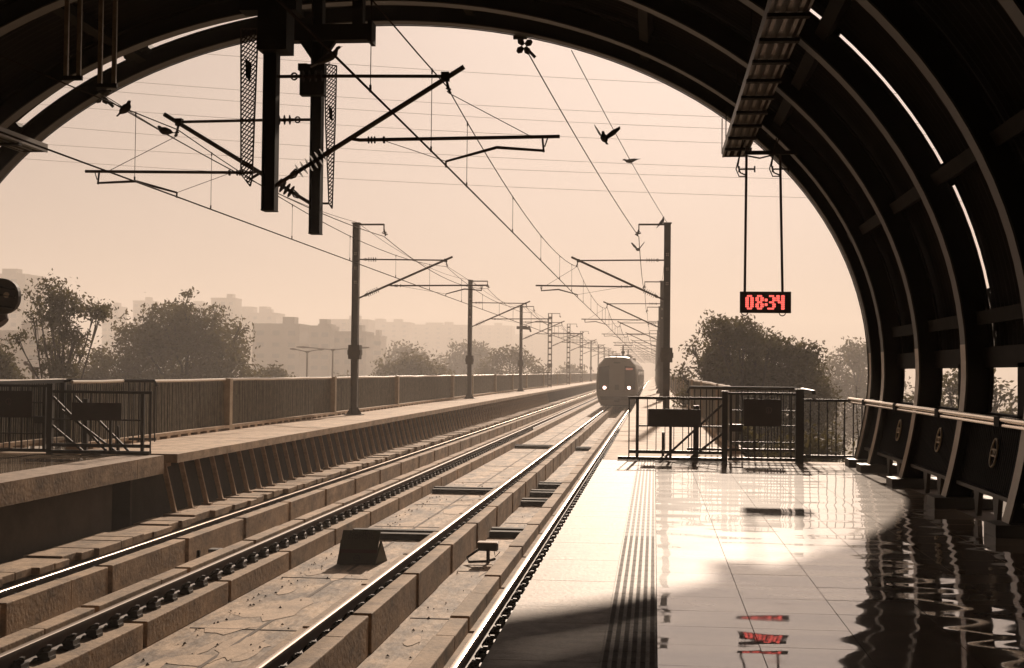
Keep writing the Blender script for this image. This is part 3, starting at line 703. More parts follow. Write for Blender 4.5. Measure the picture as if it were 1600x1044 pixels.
# ------------------------------------------------------------------ overhead line equipment
def insulator(mb, a, b, r=.075, n=5, core=.024):
    a = Vector(a); b = Vector(b); mb.tube([a, b], core, 8); d = (b - a)
    for k in range(n):
        c_ = a + d * ((k + .7) / (n + .4)); ax = d.normalized(); mb.tube([c_ - ax*.012, c_ + ax*.002, c_ + ax*.010], [r*.45, r, r*.35], 12)
def cantilever(t, sg, x0, Y, cx, zt, zb, zreg, zc, r=.024, rr=1.0):
    """mast face x0, reaching in direction sg to contact wire at cx; built in world coords on thing t"""
    tip = Vector((cx + sg * .22, Y, zt + .10)); foot_ = Vector((x0, Y, zb)); knee = Vector((cx - sg*.02, Y, zt - .02))
    d = (tip - foot_).normalized(); ln = (tip - foot_).length
    mb = MB(); a = foot_ + d * .75; mb.tube([a, tip], r * 1.5 * rr, 8); mb.tube([foot_, foot_ + d*.34], r * 1.2 * rr, 8); mb.build('bracket_tube', 'rust', t)
    mb = MB(); insulator(mb, foot_ + d * .3, foot_ + d * .78, .11 * rr, 6, .03 * rr); mb.tube([foot_ + d*.22 + Vector((.0,0,.03)), foot_ + d*.3 + Vector((0,0,.05)), foot_ + d*.36+Vector((0,0,.0)), foot_ + d*.3 - Vector((0,0,.05)), foot_ + d*.22 - Vector((0,0,.03))], .012, 6); mb.build('insulator', 'insul', t)
    topm = Vector((x0, Y, zt)); mb = MB(); mb.tube([topm + Vector((sg*.62, 0, 0)), knee], r * rr, 8); mb.tube([topm, topm + Vector((sg*.3, 0, 0))], r*rr, 8); mb.build('stay_tube', 'rust', t)
    mb = MB(); insulator(mb, topm + Vector((sg*.28, 0, 0)), topm + Vector((sg*.64, 0, 0)), .085 * rr, 4); mb.tube([topm + Vector((sg*(.22 + .04*math.cos(k*PI/5)), 0, .045*math.sin(k*PI/5))) for k in range(11)], .012, 6, False); mb.build('insulator', 'insul', t)
    mb = MB(); mb.box(knee.x - .05, knee.x + .05, Y - .05, Y + .05, knee.z - .06, knee.z + .05); mb.tube([knee, knee + Vector((sg*.06, .02, -.22))], .02*rr, 6); mb.disc(knee + Vector((sg*.04, .01, -.16)), (.2*sg, 0, 1), .04*rr, .015, 8); mb.disc(knee + Vector((sg*.05, .01, -.2)), (.2*sg, 0, 1), .035*rr, .012, 8); mb.build('clamp', 'insul', t)
    # registration arm
    f = (zreg - foot_.z) / (tip.z - foot_.z); q = foot_ + (tip - foot_) * f
    e = Vector((cx + sg * 1.45, Y, zreg + .01)); q2 = q + Vector((sg*.12, 0, -.02))
    mb = MB(); mb.tube([q, q2, e], r * 1.05 * rr, 8); mb.build('registration_arm', 'rust', t)
    mb = MB(); 
    for k in range(3): mb.disc(q2 + Vector((sg*(.12 + .04*k), 0, 0)), (1, 0, 0), .05*rr, .012, 10)
    mb.disc(q2 + Vector((sg*.32, 0, 0)), (1, 0, 0), .05*rr, .02, 10); mb.build('insulator', 'insul', t)
    h = Vector((e.x - sg*.22, Y, zreg)); lo = h + Vector((sg*.02, 0, -.17)); k1 = Vector((cx + sg*.65, Y, zc + .245)); k2 = Vector((cx, Y, zc + .07))
    mb = MB(); mb.tube([lo, k1, k1 * .97 + k2 * .03, k2], [.018*rr, .022*rr, .022*rr, .016*rr], 8); mb.tube([h, lo + Vector((0, 0, -.02))], .016*rr, 6); mb.tube([h + Vector((sg*.07, 0, 0)), lo + Vector((sg*.01, 0, .05))], .010*rr, 6); mb.tube([k2, k2 + Vector((0, 0, -.08))], .014*rr, 6); mb.build('steady_arm', 'rust', t)
    mb = MB(); mb.tube([knee + Vector((sg*.06, .02, -.22)), (e + h) / 2 - Vector((sg*.28, 0, -.02))], .006*rr, 5); mb.tube([q2 + Vector((sg*.35, 0, -.02)), k2], .005*rr, 5); mb.build('stay_wire', 'wire', t)

ZT, ZB, ZREG, ZC = 5.30, 4.0, 4.47, 4.19
CXR, CXL = -2.66, -7.25
# drop columns inside the station
tA = empty('drop_column', (-4.95, 17.7, 3.64), 'nearest black steel drop column hanging from the roof, with bracket reaching right over the near track', 'hanging mast', 'drop columns hanging from the roof')
mb = MB(); xc0 = -4.95
for a, b in ((-.086, -.074), (.074, .086)): mb.box(xc0 + a, xc0 + b, 17.6, 17.8, 3.64, 7.95)
mb.box(xc0 - .074, xc0 + .074, 17.69, 17.71, 3.64, 7.95); mb.box(xc0 - .088, xc0 + .088, 17.59, 17.81, 3.625, 3.64); mb.build('column', 'steel_dark', tA)
mb = MB(); mb.box(xc0 - .14, xc0 + .24, 17.5, 17.9, 5.68, 6.2); mb.box(-5.35, -4.6, 17.55, 17.85, 6.2, 7.95); mb.build('head_bracket', 'steel_dark', tA)
cantilever(tA, 1, xc0 + .08, 17.7, CXR, 5.37, 3.96, 4.56, ZC, rr=.92)
tB = empty('drop_column', (-5.04, 20.75, 3.64), 'second black steel drop column hanging from the roof, with bracket reaching left over the far track', 'hanging mast', 'drop columns hanging from the roof')
mb = MB(); xd = -5.09
for a, b in ((-.083, -.071), (.071, .083)): mb.box(xd + a, xd + b, 20.65, 20.85, 3.64, 7.9)
mb.box(xd - .071, xd + .071, 20.74, 20.76, 3.64, 7.9); mb.box(xd - .085, xd + .085, 20.64, 20.86, 3.625, 3.64); mb.build('column', 'steel_dark', tB)
mb = MB(); mb.box(-5.9, -4.28, 20.63, 20.87, 6.54, 6.78); mb.box(-4.30, -4.24, 20.58, 20.92, 6.5, 6.82); mb.box(-4.55, -4.39, 20.65, 20.85, 6.78, 7.9)
mb.add([(xd-.08,20.7,6.25),(xd-.28,20.7,6.54),(xd-.08,20.7,6.54),(xd-.08,20.8,6.25),(xd-.28,20.8,6.54),(xd-.08,20.8,6.54)],[(0,2,1),(3,4,5),(0,1,4,3),(1,2,5,4),(2,0,3,5)])
mb.add([(xd+.08,20.7,6.25),(xd+.28,20.7,6.54),(xd+.08,20.7,6.54),(xd+.08,20.8,6.25),(xd+.28,20.8,6.54),(xd+.08,20.8,6.54)],[(0,1,2),(3,5,4),(0,3,4,1),(1,4,5,2),(2,5,3,0)])
mb.build('head_beam', 'steel_dark', tB)
mb = MB(); mb.box(xd - .20, xd + .17, 20.45, 20.62, 5.68, 6.14); mb.box(xd - .24, xd - .1, 20.49, 20.6, 6.06, 6.16); mb.build('junction_box', 'steel_dark', tB)
cantilever(tB, -1, xd - .08, 20.75, CXL, 5.36, 4.09, 4.58, ZC, rr=.92)
def mesh_guard(px_poly, Y, parent, hole, low):
    # tapered wire guard in a frame
    pts = [at(x, y, Y) for x, y in px_poly]
    mb = MB()
    for i in range(len(pts)): mb.bar(pts[i], pts[(i+1) % len(pts)], .018, .018)
    mb.bar(pts[low], at(*hole[2], Y), .03, .03); mb.build('guard_frame', 'rust', parent)
    # mesh wires clipped to the polygon
    poly = [(p.x, p.z) for p in pts]; mb = MB()
    def inside_int(ax, az, dx, dz):
        ts = []
        for i in range(len(poly)):
            (x1, z1), (x2, z2) = poly[i], poly[(i+1) % len(poly)]
            ex, ez = x2 - x1, z2 - z1; den = dx * ez - dz * ex
            if abs(den) < 1e-9: continue
            t_ = ((x1 - ax) * ez - (z1 - az) * ex) / den; u = ((x1 - ax) * dz - (z1 - az) * dx) / den
            if 0 <= u <= 1: ts.append(t_)
        return (min(ts), max(ts)) if len(ts) >= 2 else None
    zmin = min(p[1] for p in poly) - .3; zmax = max(p[1] for p in poly) + .3; x0 = sum(p[0] for p in poly) / len(poly)
    z = zmin
    while z < zmax:
        for s in (1.25, -.5):
            dx, dz = 1 / math.hypot(1, s), s / math.hypot(1, s); r_ = inside_int(x0, z, dx, dz)
            if r_: mb.bar((x0 + dx*r_[0], Y, z + dz*r_[0]), (x0 + dx*r_[1], Y, z + dz*r_[1]), .013, .013)
        z += .06
    w = mb.build('wire_mesh', 'wire', parent)
    mb = MB(); h = [at(x, y, Y - .01) for x, y in hole[0]]; n = len(h); mb.add([tuple(q) for q in h] + [(q.x, q.y + .008, q.z) for q in h], [tuple(range(n)), tuple(range(2*n-1, n-1, -1))] + [(i, i+n, (i+1) % n+n, (i+1) % n) for i in range(n)]); mb.build('patch', 'steel_dark', parent)
mesh_guard([(376.5, 45), (402, 45), (402, 78), (394, 278), (391, 291), (376.5, 272)], 18.0, tA, ([(383, 90), (388, 95), (393, 98), (391, 128), (384, 120)], 0, (404, 272)), 3)
mesh_guard([(507, 100), (526, 103), (524, 190), (519, 326), (514, 318), (509, 200)], 21.0, tB, ([(513, 165), (519, 170), (520, 190), (515, 186)], 0, (500, 318)), 4)

# masts
YM = [48.6 + 30.9 * i for i in range(13)]
def mast(side, kind, label):
    sg = 1 if side == 'L' else -1        # direction towards the tracks
    x = -10.45 if side == 'L' else .42; Y = YM[0]
    t = empty('overhead_mast', (x, Y, 0), label, 'mast', 'overhead line masts beside the tracks')
    top = 6.72 if kind == 'box' else 7.45
    w = .115
    if kind == 'box':
        mb = MB(); mb.box(x - w, x - w + .014, Y - .13, Y + .13, 0, top); mb.box(x + w - .014, x + w, Y - .13, Y + .13, 0, top); mb.box(x - w + .014, x + w - .014, Y - .01, Y + .01, 0, top)
        for zz in (1.0, 2.2): mb.box(x - w + .002, x + w - .002, Y - .128, Y - .118, zz, zz + .25)
        mb.box(x - .3, x + .3, Y - .3, Y + .3, 0, .03); mb.box(x - w - .03, x + w + .03, Y - .16, Y + .16, top, top + .03)
        for s_ in (-1, 1): mb.add([(x + s_*w, Y-.01, 0.03), (x + s_*(w+.16), Y-.01, .03), (x + s_*w, Y-.01, .3), (x + s_*w, Y+.01, 0.03), (x + s_*(w+.16), Y+.01, .03), (x + s_*w, Y+.01, .3)], [(0,1,2),(5,4,3),(0,3,4,1),(1,4,5,2),(2,5,3,0)])
        mb.build('pole', 'mast', t)
        mb = MB()
        for zz in (4.65, 5.15, 5.65):
            for a in (-.028, .028):
                for b in (-.03, .03): mb.box(x + a - .014, x + a + .014, Y - .145, Y - .011, zz + b - .014, zz + b + .014)
        mb.build('bolts', 'bolt', t)
    else:
        mb = MB()
        for a in (-.17, .17):
            for b in (-.14, .14): mb.bar((x + a, Y + b, -.2), (x + a, Y + b, top), .075, .075)
        k = 0; zz = 0
        while zz < top - .2:
            for b in (-.14, .14): mb.bar((x - .17, Y + b, zz + .2), (x + .17, Y + b, zz + .2), .03, .16)
            zz += .62; k += 1
        mb.build('lattice_pole', 'mast', t)
    mb = MB(); mb.box(x - .2, x + .2, Y - .2, Y + .2, 1.95, 2.45) if kind == 'box' else mb.box(x - .24, x + .24, Y - .2, Y + .2, 2.0, 2.4)
    mb.box(x - .23, x + .23, Y - .18, Y + .18, 2.1, 2.28); mb.build('junction_box', 'mast', t)
    xb = x + sg * .98; ztop = top - .05; mb = MB()
    mb.bar((x - sg * .1, Y, ztop + .02), (xb, Y, ztop + .02), .06, .06); mb.bar((xb, Y, ztop + .04), (xb, Y, ztop - .18), .04, .04); mb.build('feeder_arm', 'mast', t)
    mb = MB(); mb.disc((xb + sg*.03, Y, ztop - .3), (sg*.3, 0, 1), .11, .035, 12); mb.disc((xb + sg*.03, Y, ztop - .24), (sg*.3, 0, 1), .07, .03, 12); mb.tube([(xb, Y, ztop - .15), (xb + sg*.06, Y, ztop - .38)], .03, 6); mb.build('feeder_insulator', 'insul', t)
    cantilever(t, sg, x + sg * w, Y, CXL if side == 'L' else CXR, 5.46, 4.1, 4.56, ZC, rr=1.05)
    return t
def fill(side):
    pro = mast(side, 'box', ''); lat = None
    sname = 'left' if side == 'L' else 'right'
    for i, Y in enumerate(YM):
        lattice = side == 'L' and i in (3, 4, 5)
        if i == 0: o = pro
        elif lattice:
            if lat is None: lat = mast(side, 'lattice', ''); o = lat
            else: o = copy_tree(lat)
            o.location.y = Y
        else: o = copy_tree(pro); o.location.y = Y
        o['label'] = ('lattice ' if lattice else 'solid ') + f'overhead line mast on the {sname} of the tracks, {ORD[i]} from the station'
fill('L'); fill('R')
# odd device on third left mast
p = at(817, 512, YM[2] - .3); mb = MB(); mb.box(p.x - .25, p.x + .3, p.y, p.y + .2, p.z - .13, p.z + .15); mb.tube([(p.x - .5, p.y + .1, p.z), (p.x + .55, p.y + .1, p.z - .05)], .12, 10); mb.disc((p.x + .55, p.y + .1, p.z - .1), (1, 0, .3), .25, .12)
tag(mb.build('loudspeaker', 'mast', base=tuple(p)), 'dark speaker unit clamped to the third left mast', 'loudspeaker')

# wires
def sag(a, b, s, n=14):
    a = Vector(a); b = Vector(b); return [a.lerp(b, k/n) - Vector((0, 0, 4*s*(k/n)*(1-k/n))) for k in range(n+1)]
def chain(sup, s):
    pts = []
    for i in range(len(sup) - 1):
        q = sag(sup[i], sup[i+1], s if not isinstance(s, list) else s[i]); pts += q if i == 0 else q[1:]
    return pts
def overhead(cx, ys, label, drops):
    t = empty('overhead_line', (cx, 20, ZC), label, 'overhead wire', 'overhead contact lines')
    msup = [(cx, y0, 5.22) for y0 in ys]; 
    mp = chain(msup, [.3] + [.45] * (len(ys) - 2)); 
    def rads(pts, r): return [r * max(1, min(2.2, p.y / 55)) for p in pts]
    mb = MB(); mb.tube(mp, rads(mp, .0085), 6); mb.build('messenger_wire', 'wire', t)
    cp = [Vector((cx + (.02 if i % 2 else -.02), y0, ZC)) for i, y0 in enumerate(ys)]; cp2 = []
    for i in range(len(cp) - 1): cp2 += [cp[i].lerp(cp[i+1], k/6) for k in range(6)]
    cp2.append(cp[-1]); mb = MB(); mb.tube(cp2, rads(cp2, .0115), 6); mb.build('contact_wire', 'wire', t)
    def zm(y):
        for i in range(len(mp) - 1):
            if mp[i].y <= y <= mp[i+1].y: return mp[i].z + (mp[i+1].z - mp[i].z) * (y - mp[i].y) / (mp[i+1].y - mp[i].y)
        return 5
    for y in drops:
        mb = MB(); r_ = .0045 * max(1, min(2.2, y / 40)); mb.tube([(cx, y, ZC), (cx, y, zm(y))], r_, 5); mb.tube([(cx, y, ZC), (cx, y, ZC + .07)], .012, 6); mb.tube([(cx, y, zm(y) - .05), (cx, y, zm(y) + .015)], .010, 6); mb.build('dropper', 'wire', t)
far = [YM[0] + 30.2 * k + d for k in range(4) for d in (4, 10.5, 17, 23.5, 28)]
overhead(CXR, [-13.5, 17.7] + YM, 'contact line with droppers above the near track, running to the train', [6, 12.9, 16.5, 19.7, 26.2, 32.8, 39.4, 45.2] + far)
overhead(CXL, [-10, 20.75] + YM, 'contact line with droppers above the far left track', [12, 19.0, 22.4, 27.6, 33, 39, 45] + far)
def single(name, pts, r, label, cat='wire', group=None, m='wire'):
    mb = MB(); mb.tube(pts, r, 6); o = mb.build(name, m, base=tuple(pts[0])); return tag(o, label, cat, group)
kr = at(822, 78, 25.4); kl = at(160, 152, 25.4)
bxR, bxL = .42 - .98, -10.45 + .98; zb_ = 6.67 - .4
single('feeder_wire', chain([tuple(kr + Vector((.05,0,-.08)))] + [(bxR, y0, zb_) for y0 in YM], [.12] + [.5] * 12), .013, 'thick feeder wire from the lobed insulator to the right mast brackets', group='feeder wires')
single('feeder_wire', chain([tuple(kl + Vector((.05,0,-.02)))] + [(bxL, y0, zb_) for y0 in YM], [.25] + [.5] * 12), .013, 'thick feeder wire from the roof edge to the left mast brackets, upper of two', group='feeder wires')
kr2 = at(893, 79, 25.4)
single('earth_wire', chain([tuple(kr2)] + [(.40, y0, 6.76) for y0 in YM[:6]], [.1] + [.4] * 5), .009, 'thin earth wire from the roof edge to the top of the nearest right mast', group='earth wires')
kl2 = at(158, 146, 25.4)
single('earth_wire', chain([tuple(kl2)] + [(-10.42, y0, 6.76) for y0 in YM[:6]], [.3] + [.4] * 5), .008, 'thin earth wire from the roof edge to the top of the nearest left mast', group='earth wires')
# lobed insulators at the roof edge
def spool(p, lab):
    t = empty('spool_insulator', tuple(p), lab, 'insulator', 'spool insulators at the roof edge')
    mb = MB()
    for a in (.6, 2.2, 3.9, 5.3): mb.tube([p + Vector((.03*math.cos(a), 0, .03*math.sin(a))), p + Vector((.11*math.cos(a), 0, .11*math.sin(a))), p + Vector((.17*math.cos(a), 0, .17*math.sin(a)))], [.035, .065, .03], 10)
    mb.build('lobes', 'insul', t); mb = MB(); mb.box(p.x - .2, p.x + .05, p.y - .04, p.y + .04, p.z + .13, p.z + .2); mb.tube([p + Vector((.1, 0, -.1)), p + Vector((.2, .05, -.2))], .03, 8); mb.build('clamp', 'steel_dark', t)
spool(at(819, 72, 25.4), 'dark four lobed insulator hanging from the roof edge above the near track'); spool(at(160, 150, 25.4), 'dark insulator on the roof edge at the upper left, beside the first pigeon')
# thin transmission lines crossing the sky
TL = [[(-90, 95 - 48), (207, 82), (545, 96), (1005, 129), (1500, 150)], [(-90, 103), (207, 127), (525, 152), (860, 171), (1095, 181), (1500, 195)], [(-90, 118), (170, 143), (525, 170), (860, 189), (1125, 200), (1500, 212)],
      [(-90, 150), (125, 169), (525, 196), (860, 212), (1130, 223), (1500, 234)], [(-90, 180), (80, 198), (375, 222), (525, 233), (750, 244), (1050, 257), (1205, 263), (1500, 272)],
      [(-90, 214), (45, 224), (525, 254), (750, 263), (1050, 273), (1190, 278), (1500, 286)], [(-90, 239), (60, 249), (525, 280), (750, 290), (1050, 302), (1250, 308), (1500, 315)]]
for i, L in enumerate(TL):
    a = []
    xs = np.array([p[0] for p in L], float); ys_ = np.array([p[1] for p in L], float); cf = np.polyfit(xs, ys_, 2)
    for k in range(31):
        X = -90 + 1640 * k / 30; q = at(X, float(np.polyval(cf, X)), 120); a.append(q)
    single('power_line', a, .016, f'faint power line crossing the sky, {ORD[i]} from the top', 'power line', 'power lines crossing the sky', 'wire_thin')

# ------------------------------------------------------------------ train
YT = 108.0; tx = C1 - .14
t = empty('metro_train', (tx, YT, ZR), 'metro train with lit headlights approaching on the near track', 'train')
prof = [(-1.25,.20),(-1.42,.45),(-1.56,1.0),(-1.60,1.7),(-1.58,2.4),(-1.50,3.0),(-1.38,3.35),(-1.12,3.62),(-.95,3.86),(-.5,3.93),(.5,3.93),(.95,3.86),(1.12,3.62),(1.38,3.35),(1.50,3.0),(1.58,2.4),(1.60,1.7),(1.56,1.0),(1.42,.45),(1.25,.20)]
def loft(mb, secs, m=1.0):
    n = len(prof); vs = []
    for (y, sx, sz, dz) in secs: vs += [(tx + px_*sx, y, ZR + .2 + (pz_ - .2)*sz + dz) for px_, pz_ in prof]
    fs = []
    for i in range(len(secs) - 1):
        for k in range(n): a = i*n + k; b = i*n + (k+1) % n; fs.append((a, b, b+n, a+n))
    fs.append(tuple(range(n-1, -1, -1))); fs.append(tuple((len(secs)-1)*n + k for k in range(n))); mb.add(vs, fs)
mb = MB(); loft(mb, [(YT, .93, .95, .02), (YT + .12, .97, .98, .0), (YT + .6, 1, 1, 0), (YT + 21.3, 1, 1, 0)]); body = mb.build('car_body', 'train_body', t)
for k in range(1, 3):
    mb = MB(); loft(mb, [(YT + 22*k, 1, 1, 0), (YT + 22*k + 21.3, 1, 1, 0)]); mb.build('car_body', 'train_body', t)
mb = MB(); mb.box(tx - 1.1, tx + 1.1, YT + 21.3, YT + 22, ZR + .6, ZR + 3.4); mb.box(tx - 1.1, tx + 1.1, YT + 43.3, YT + 44, ZR + .6, ZR + 3.4); mb.build('gangway', 'train_under', t)
for s in (-1, 1):
    mb = MB(); vs = [(tx + s*.60, YT - .02, ZR + 1.40), (tx + s*1.38, YT - .02, ZR + 1.40), (tx + s*1.44, YT - .02, ZR + 2.3), (tx + s*1.36, YT - .02, ZR + 3.1), (tx + s*.60, YT - .02, ZR + 3.2)]
    vs += [(a, b + .05, c_) for a, b, c_ in vs]; n = 5; mb.add(vs, [tuple(range(n)), tuple(range(2*n-1, n-1, -1))] + [(i, i+n, (i+1) % n+n, (i+1) % n) for i in range(n)])
    w = mb.build('front_window', 'train_dark', t)
    mb = MB(); mb.disc((tx + s*.93, YT - .06, ZR + 1.52), (0, 1, 0), .11, .08, 18); mb.build('headlight', 'headlight', t)
    mb = MB(); mb.disc((tx + s*.93, YT - .03, ZR + 1.52), (0, 1, 0), .2, .06, 18); mb.build('headlight_ring', 'train_dark', t)
    mb = MB(); mb.disc((tx + s*.93, YT - .055, ZR + 1.52), (0, 1, 0), .155, .06, 18); mb.build('lamp_glass', 'head_red', t)
mb = MB(); mb.box(tx + .68, tx + 1.2, YT - .035, YT - .02, ZR + 2.88, ZR + 3.04); mb.build('destination_display', 'dest', t)
mb = MB(); mb.box(tx - .56, tx + .56, YT - .015, YT + .03, ZR + .8, ZR + 3.3); dr = mb.build('front_door', 'train_body', t)
mb = MB(); mb.box(tx - .57, tx - .555, YT - .03, YT, ZR + .8, ZR + 3.3); mb.box(tx + .555, tx + .57, YT - .03, YT, ZR + .8, ZR + 3.3); mb.box(tx - .16, tx + .16, YT - .03, YT - .016, ZR + 1.35, ZR + 1.75); mb.box(tx - .25, tx + .25, YT - .03, YT - .016, ZR + 3.38, ZR + 3.5); mb.build('door_seal', 'train_under', t)
mb = MB(); mb.box(tx - 1.25, tx + 1.25, YT + .2, YT + 65, ZR + .12, ZR + .62); mb.add([(tx-1.3,YT-.03,ZR+.85),(tx+1.3,YT-.03,ZR+.85),(tx+.95,YT+.05,ZR+.12),(tx-.95,YT+.05,ZR+.12),(tx-1.3,YT+.4,ZR+.85),(tx+1.3,YT+.4,ZR+.85),(tx+.95,YT+.4,ZR+.12),(tx-.95,YT+.4,ZR+.12)],[(0,3,2,1),(4,5,6,7),(0,1,5,4),(1,2,6,5),(2,3,7,6),(3,0,4,7)]); mb.build('skirt', 'train_under', t)
mb = MB(); mb.box(tx - .2, tx + .2, YT - .45, YT + .1, ZR + .45, ZR + .75); mb.build('coupler', 'train_under', t)
for k in range(6):
    for s in (-1, 1):
        mb = MB(); mb.tube([(tx + s*(G - .06), YT + 2 + (k//2)*22 + (k % 2)*14, ZR + .43), (tx + s*(G + .06), YT + 2 + (k//2)*22 + (k % 2)*14, ZR + .43)], .43, 20); mb.build('wheel', 'train_under', t)
for k in range(3):
    for q in range(4):
        mb = MB(); y0 = YT + 22*k + 2.5 + q*5; mb.box(tx + 1.57, tx + 1.615, y0, y0 + 1.4, ZR + 1.0, ZR + 3.0); mb.build('door', 'train_dark', t)
        mb = MB(); mb.box(tx + 1.57, tx + 1.612, y0 + 2, y0 + 4.2, ZR + 1.9, ZR + 2.8); mb.build('side_window', 'train_dark', t)
for yv, zt in ((YT + 5, 4.85), (YT + 27, 4.85)):
    mb = MB(); mb.bar((tx + .35 - .75, yv, ZR + zt), (tx + .35 + .75, yv, ZR + zt), .08, .05); mb.tube([(tx + .35, yv, ZR + zt), (tx + .35, yv, ZR + 4.3)], .06, 6)
    mb.tube([(tx + .3, yv + 1.2, ZR + 4.35), (tx + .35, yv, ZR + zt)], .04, 6); mb.disc((tx + .35, yv, ZR + 4.3), (0, 0, 1), .15, .2); mb.tube([(tx + .35, yv, ZR + 4.3), (tx + .35, yv + .3, ZR + 3.9)], .08, 8); mb.box(tx - .25, tx + .95, yv - .3, yv + 1.5, ZR + 3.92, ZR + 4.02); mb.build('pantograph', 'train_under', t)
mb = MB(); mb.box(tx - .9, tx + .95, YT + 8, YT + 16, ZR + 3.9, ZR + 4.1); mb.box(tx - .9, tx + .95, YT + 32, YT + 40, ZR + 3.9, ZR + 4.1); mb.build('roof_unit', 'train_body', t)

# ------------------------------------------------------------------ trees
def tree(name, px0, px1, pytop, Y, label, n_leaf, leafsz, blobs, m='leaf', airy=False, group='trees beyond the viaduct', zg=-11.0, flat=1.0):
    a = at(px0, pytop, Y); b = at(px1, pytop, Y); cx = (a.x + b.x)/2; hw = (b.x - a.x)/2; ztop = a.z; zb = at(px0, 640, Y).z
    t = empty(name, (cx, Y, zg), label, 'tree', group)
    hgt = ztop - zg; mb = MB()
    pts = [Vector((cx, Y, zg - .3)), Vector((cx + hw*.05, Y, zg + hgt*.3)), Vector((cx - hw*.05, Y, zg + hgt*.55)), Vector((cx + hw*.02, Y, zg + hgt*.8))]
    r0 = max(.18, hgt * .018) if not airy else .13; mb.tube(pts, [r0*1.3, r0, r0*.7, r0*.3], 10)
    cen = []
    for (u, v, ru, rv) in blobs:   # u -1..1 across, v metres-fraction below the top (0..1 of crown), radii as fractions of hw
        cen.append((Vector((cx + u*hw, Y + random.uniform(-.5, .5)*hw*flat, ztop - v*2*hw)), ru*hw, rv*hw))
    for c_, ru, rv in cen:
        zs = min(c_.z - rv, pts[2].z); base_ = pts[1].lerp(pts[2], random.uniform(.3, 1)) if not airy else pts[2].lerp(pts[3], random.uniform(-.6, .6)); mid = base_.lerp(c_, .5) + Vector((random.uniform(-.1, .1)*hw, random.uniform(-.1, .1)*hw, .05*hw))
        mb.tube([base_, mid, c_], [r0*.5, r0*.32, r0*.1], 7)
        for k in range(7 if airy else 4):
            d = Vector(rng.normal(size=3)); d.normalize(); e = c_ + Vector((d.x*ru, d.y*ru, d.z*rv)) * random.uniform(.6, .95); q = c_.lerp(e, .5) + Vector((0, 0, .08*ru)); mb.tube([mid.lerp(c_, random.uniform(.3, 1)), q, e], [r0*.16, r0*.1, r0*.04], 5)
    mb.build('trunk', 'bark', t)
    vol = np.array([ru*ru*rv for _, ru, rv in cen]); pr = vol / vol.sum(); V = []; 
    ncl = max(40, n_leaf // (14 if not airy else 20)); per = n_leaf // ncl
    which = rng.choice(len(cen), ncl, p=pr); d = rng.normal(size=(ncl, 3)); d /= np.linalg.norm(d, axis=1)[:, None]
    rad = rng.uniform(.25 if not airy else .5, 1.0, ncl) ** .5 * (1 + rng.normal(0, .07, ncl))
    spr = rng.random(ncl) < .13; rad = np.where(spr, rad * rng.uniform(1.08, 1.32, ncl), rad)
    C = np.array([[c_.x, c_.y, c_.z] for c_, _, _ in cen])[which]; RR = np.array([[ru, ru, rv] for _, ru, rv in cen])[which]
    cc_ = C + d * RR * rad[:, None]
    cs = leafsz * (2.2 if not airy else 2.6)
    L = np.repeat(cc_, per, 0) + rng.normal(0, cs*.55, (ncl*per, 3)) * np.array([1, 1, .8]) * np.repeat(np.where(spr, .6, rng.uniform(.7, 1.3, ncl)), per)[:, None]
    n = len(L); ax = rng.normal(size=(n, 3)); ax[:, 2] -= .35; ax /= np.linalg.norm(ax, axis=1)[:, None]
    o2 = rng.normal(size=(n, 3)); bx_ = np.cross(ax, o2); bx_ /= np.linalg.norm(bx_, axis=1)[:, None]
    s = leafsz * rng.uniform(.6, 1.25, n)[:, None]
    verts = np.empty((n, 4, 3)); verts[:, 0] = L - ax*s*.6; verts[:, 1] = L + bx_*s*.27; verts[:, 2] = L + ax*s*.6; verts[:, 3] = L - bx_*s*.27
    me = bpy.data.meshes.new('crown'); verts = verts.reshape(-1, 3) - np.array([cx, Y, zg])
    me.vertices.add(n*4); me.vertices.foreach_set('co', verts.ravel()); me.loops.add(n*4); me.loops.foreach_set('vertex_index', np.arange(n*4, dtype=np.int32)); me.polygons.add(n)
    me.polygons.foreach_set('loop_start', np.arange(0, n*4, 4, dtype=np.int32)); me.polygons.foreach_set('loop_total', np.full(n, 4, dtype=np.int32)); me.update(calc_edges=True); me.materials.append(M[m])
    o = bpy.data.objects.new('crown', me); col.objects.link(o); o.parent = t
    return t
def dense(k=14, seed=0):
    rs = random.Random(seed); out = []
    for i in range(k):
        u = -1 + 2*(i + .5)/k; h = 1 - u*u; v = .10 + .35*(1 - h) + rs.uniform(-.05, .06); out.append((u*.86, v + .08, .22 + rs.uniform(0, .09), .2 + rs.uniform(0, .08)))
        out.append((u*.8, v + .38, .3, .3)); out.append((u*.82, v + .72, .3, .32))
    return out
tree('roadside_tree', 1048, 1314, 488, 66, 'large dark leafy tree behind the right gate', 95000, .17,
     [(-.35,.16,.2,.2),(-.5,.1,.14,.14),(-.15,.13,.18,.17),(-.02,.2,.2,.18),(.12,.2,.16,.14),(.28,.22,.18,.16),(.45,.28,.2,.18),(.62,.25,.14,.14),(.72,.36,.14,.16),(-.45,.33,.25,.24),(-.2,.4,.32,.28),(.1,.42,.32,.28),(.4,.45,.3,.28),(.65,.52,.24,.24),(-.72,.22,.10,.1),(-.85,.38,.10,.12),(-.8,.52,.14,.14),(-.6,.6,.25,.2),(-.3,.7,.34,.28),(.1,.72,.36,.3),(.5,.74,.34,.3),(.82,.62,.14,.2),(-.9,.62,.08,.08),(.8,.8,.18,.2),(-.3,1.0,.4,.3),(.2,1.0,.4,.3),(.6,1.02,.3,.3),(-.7,.95,.25,.25)])
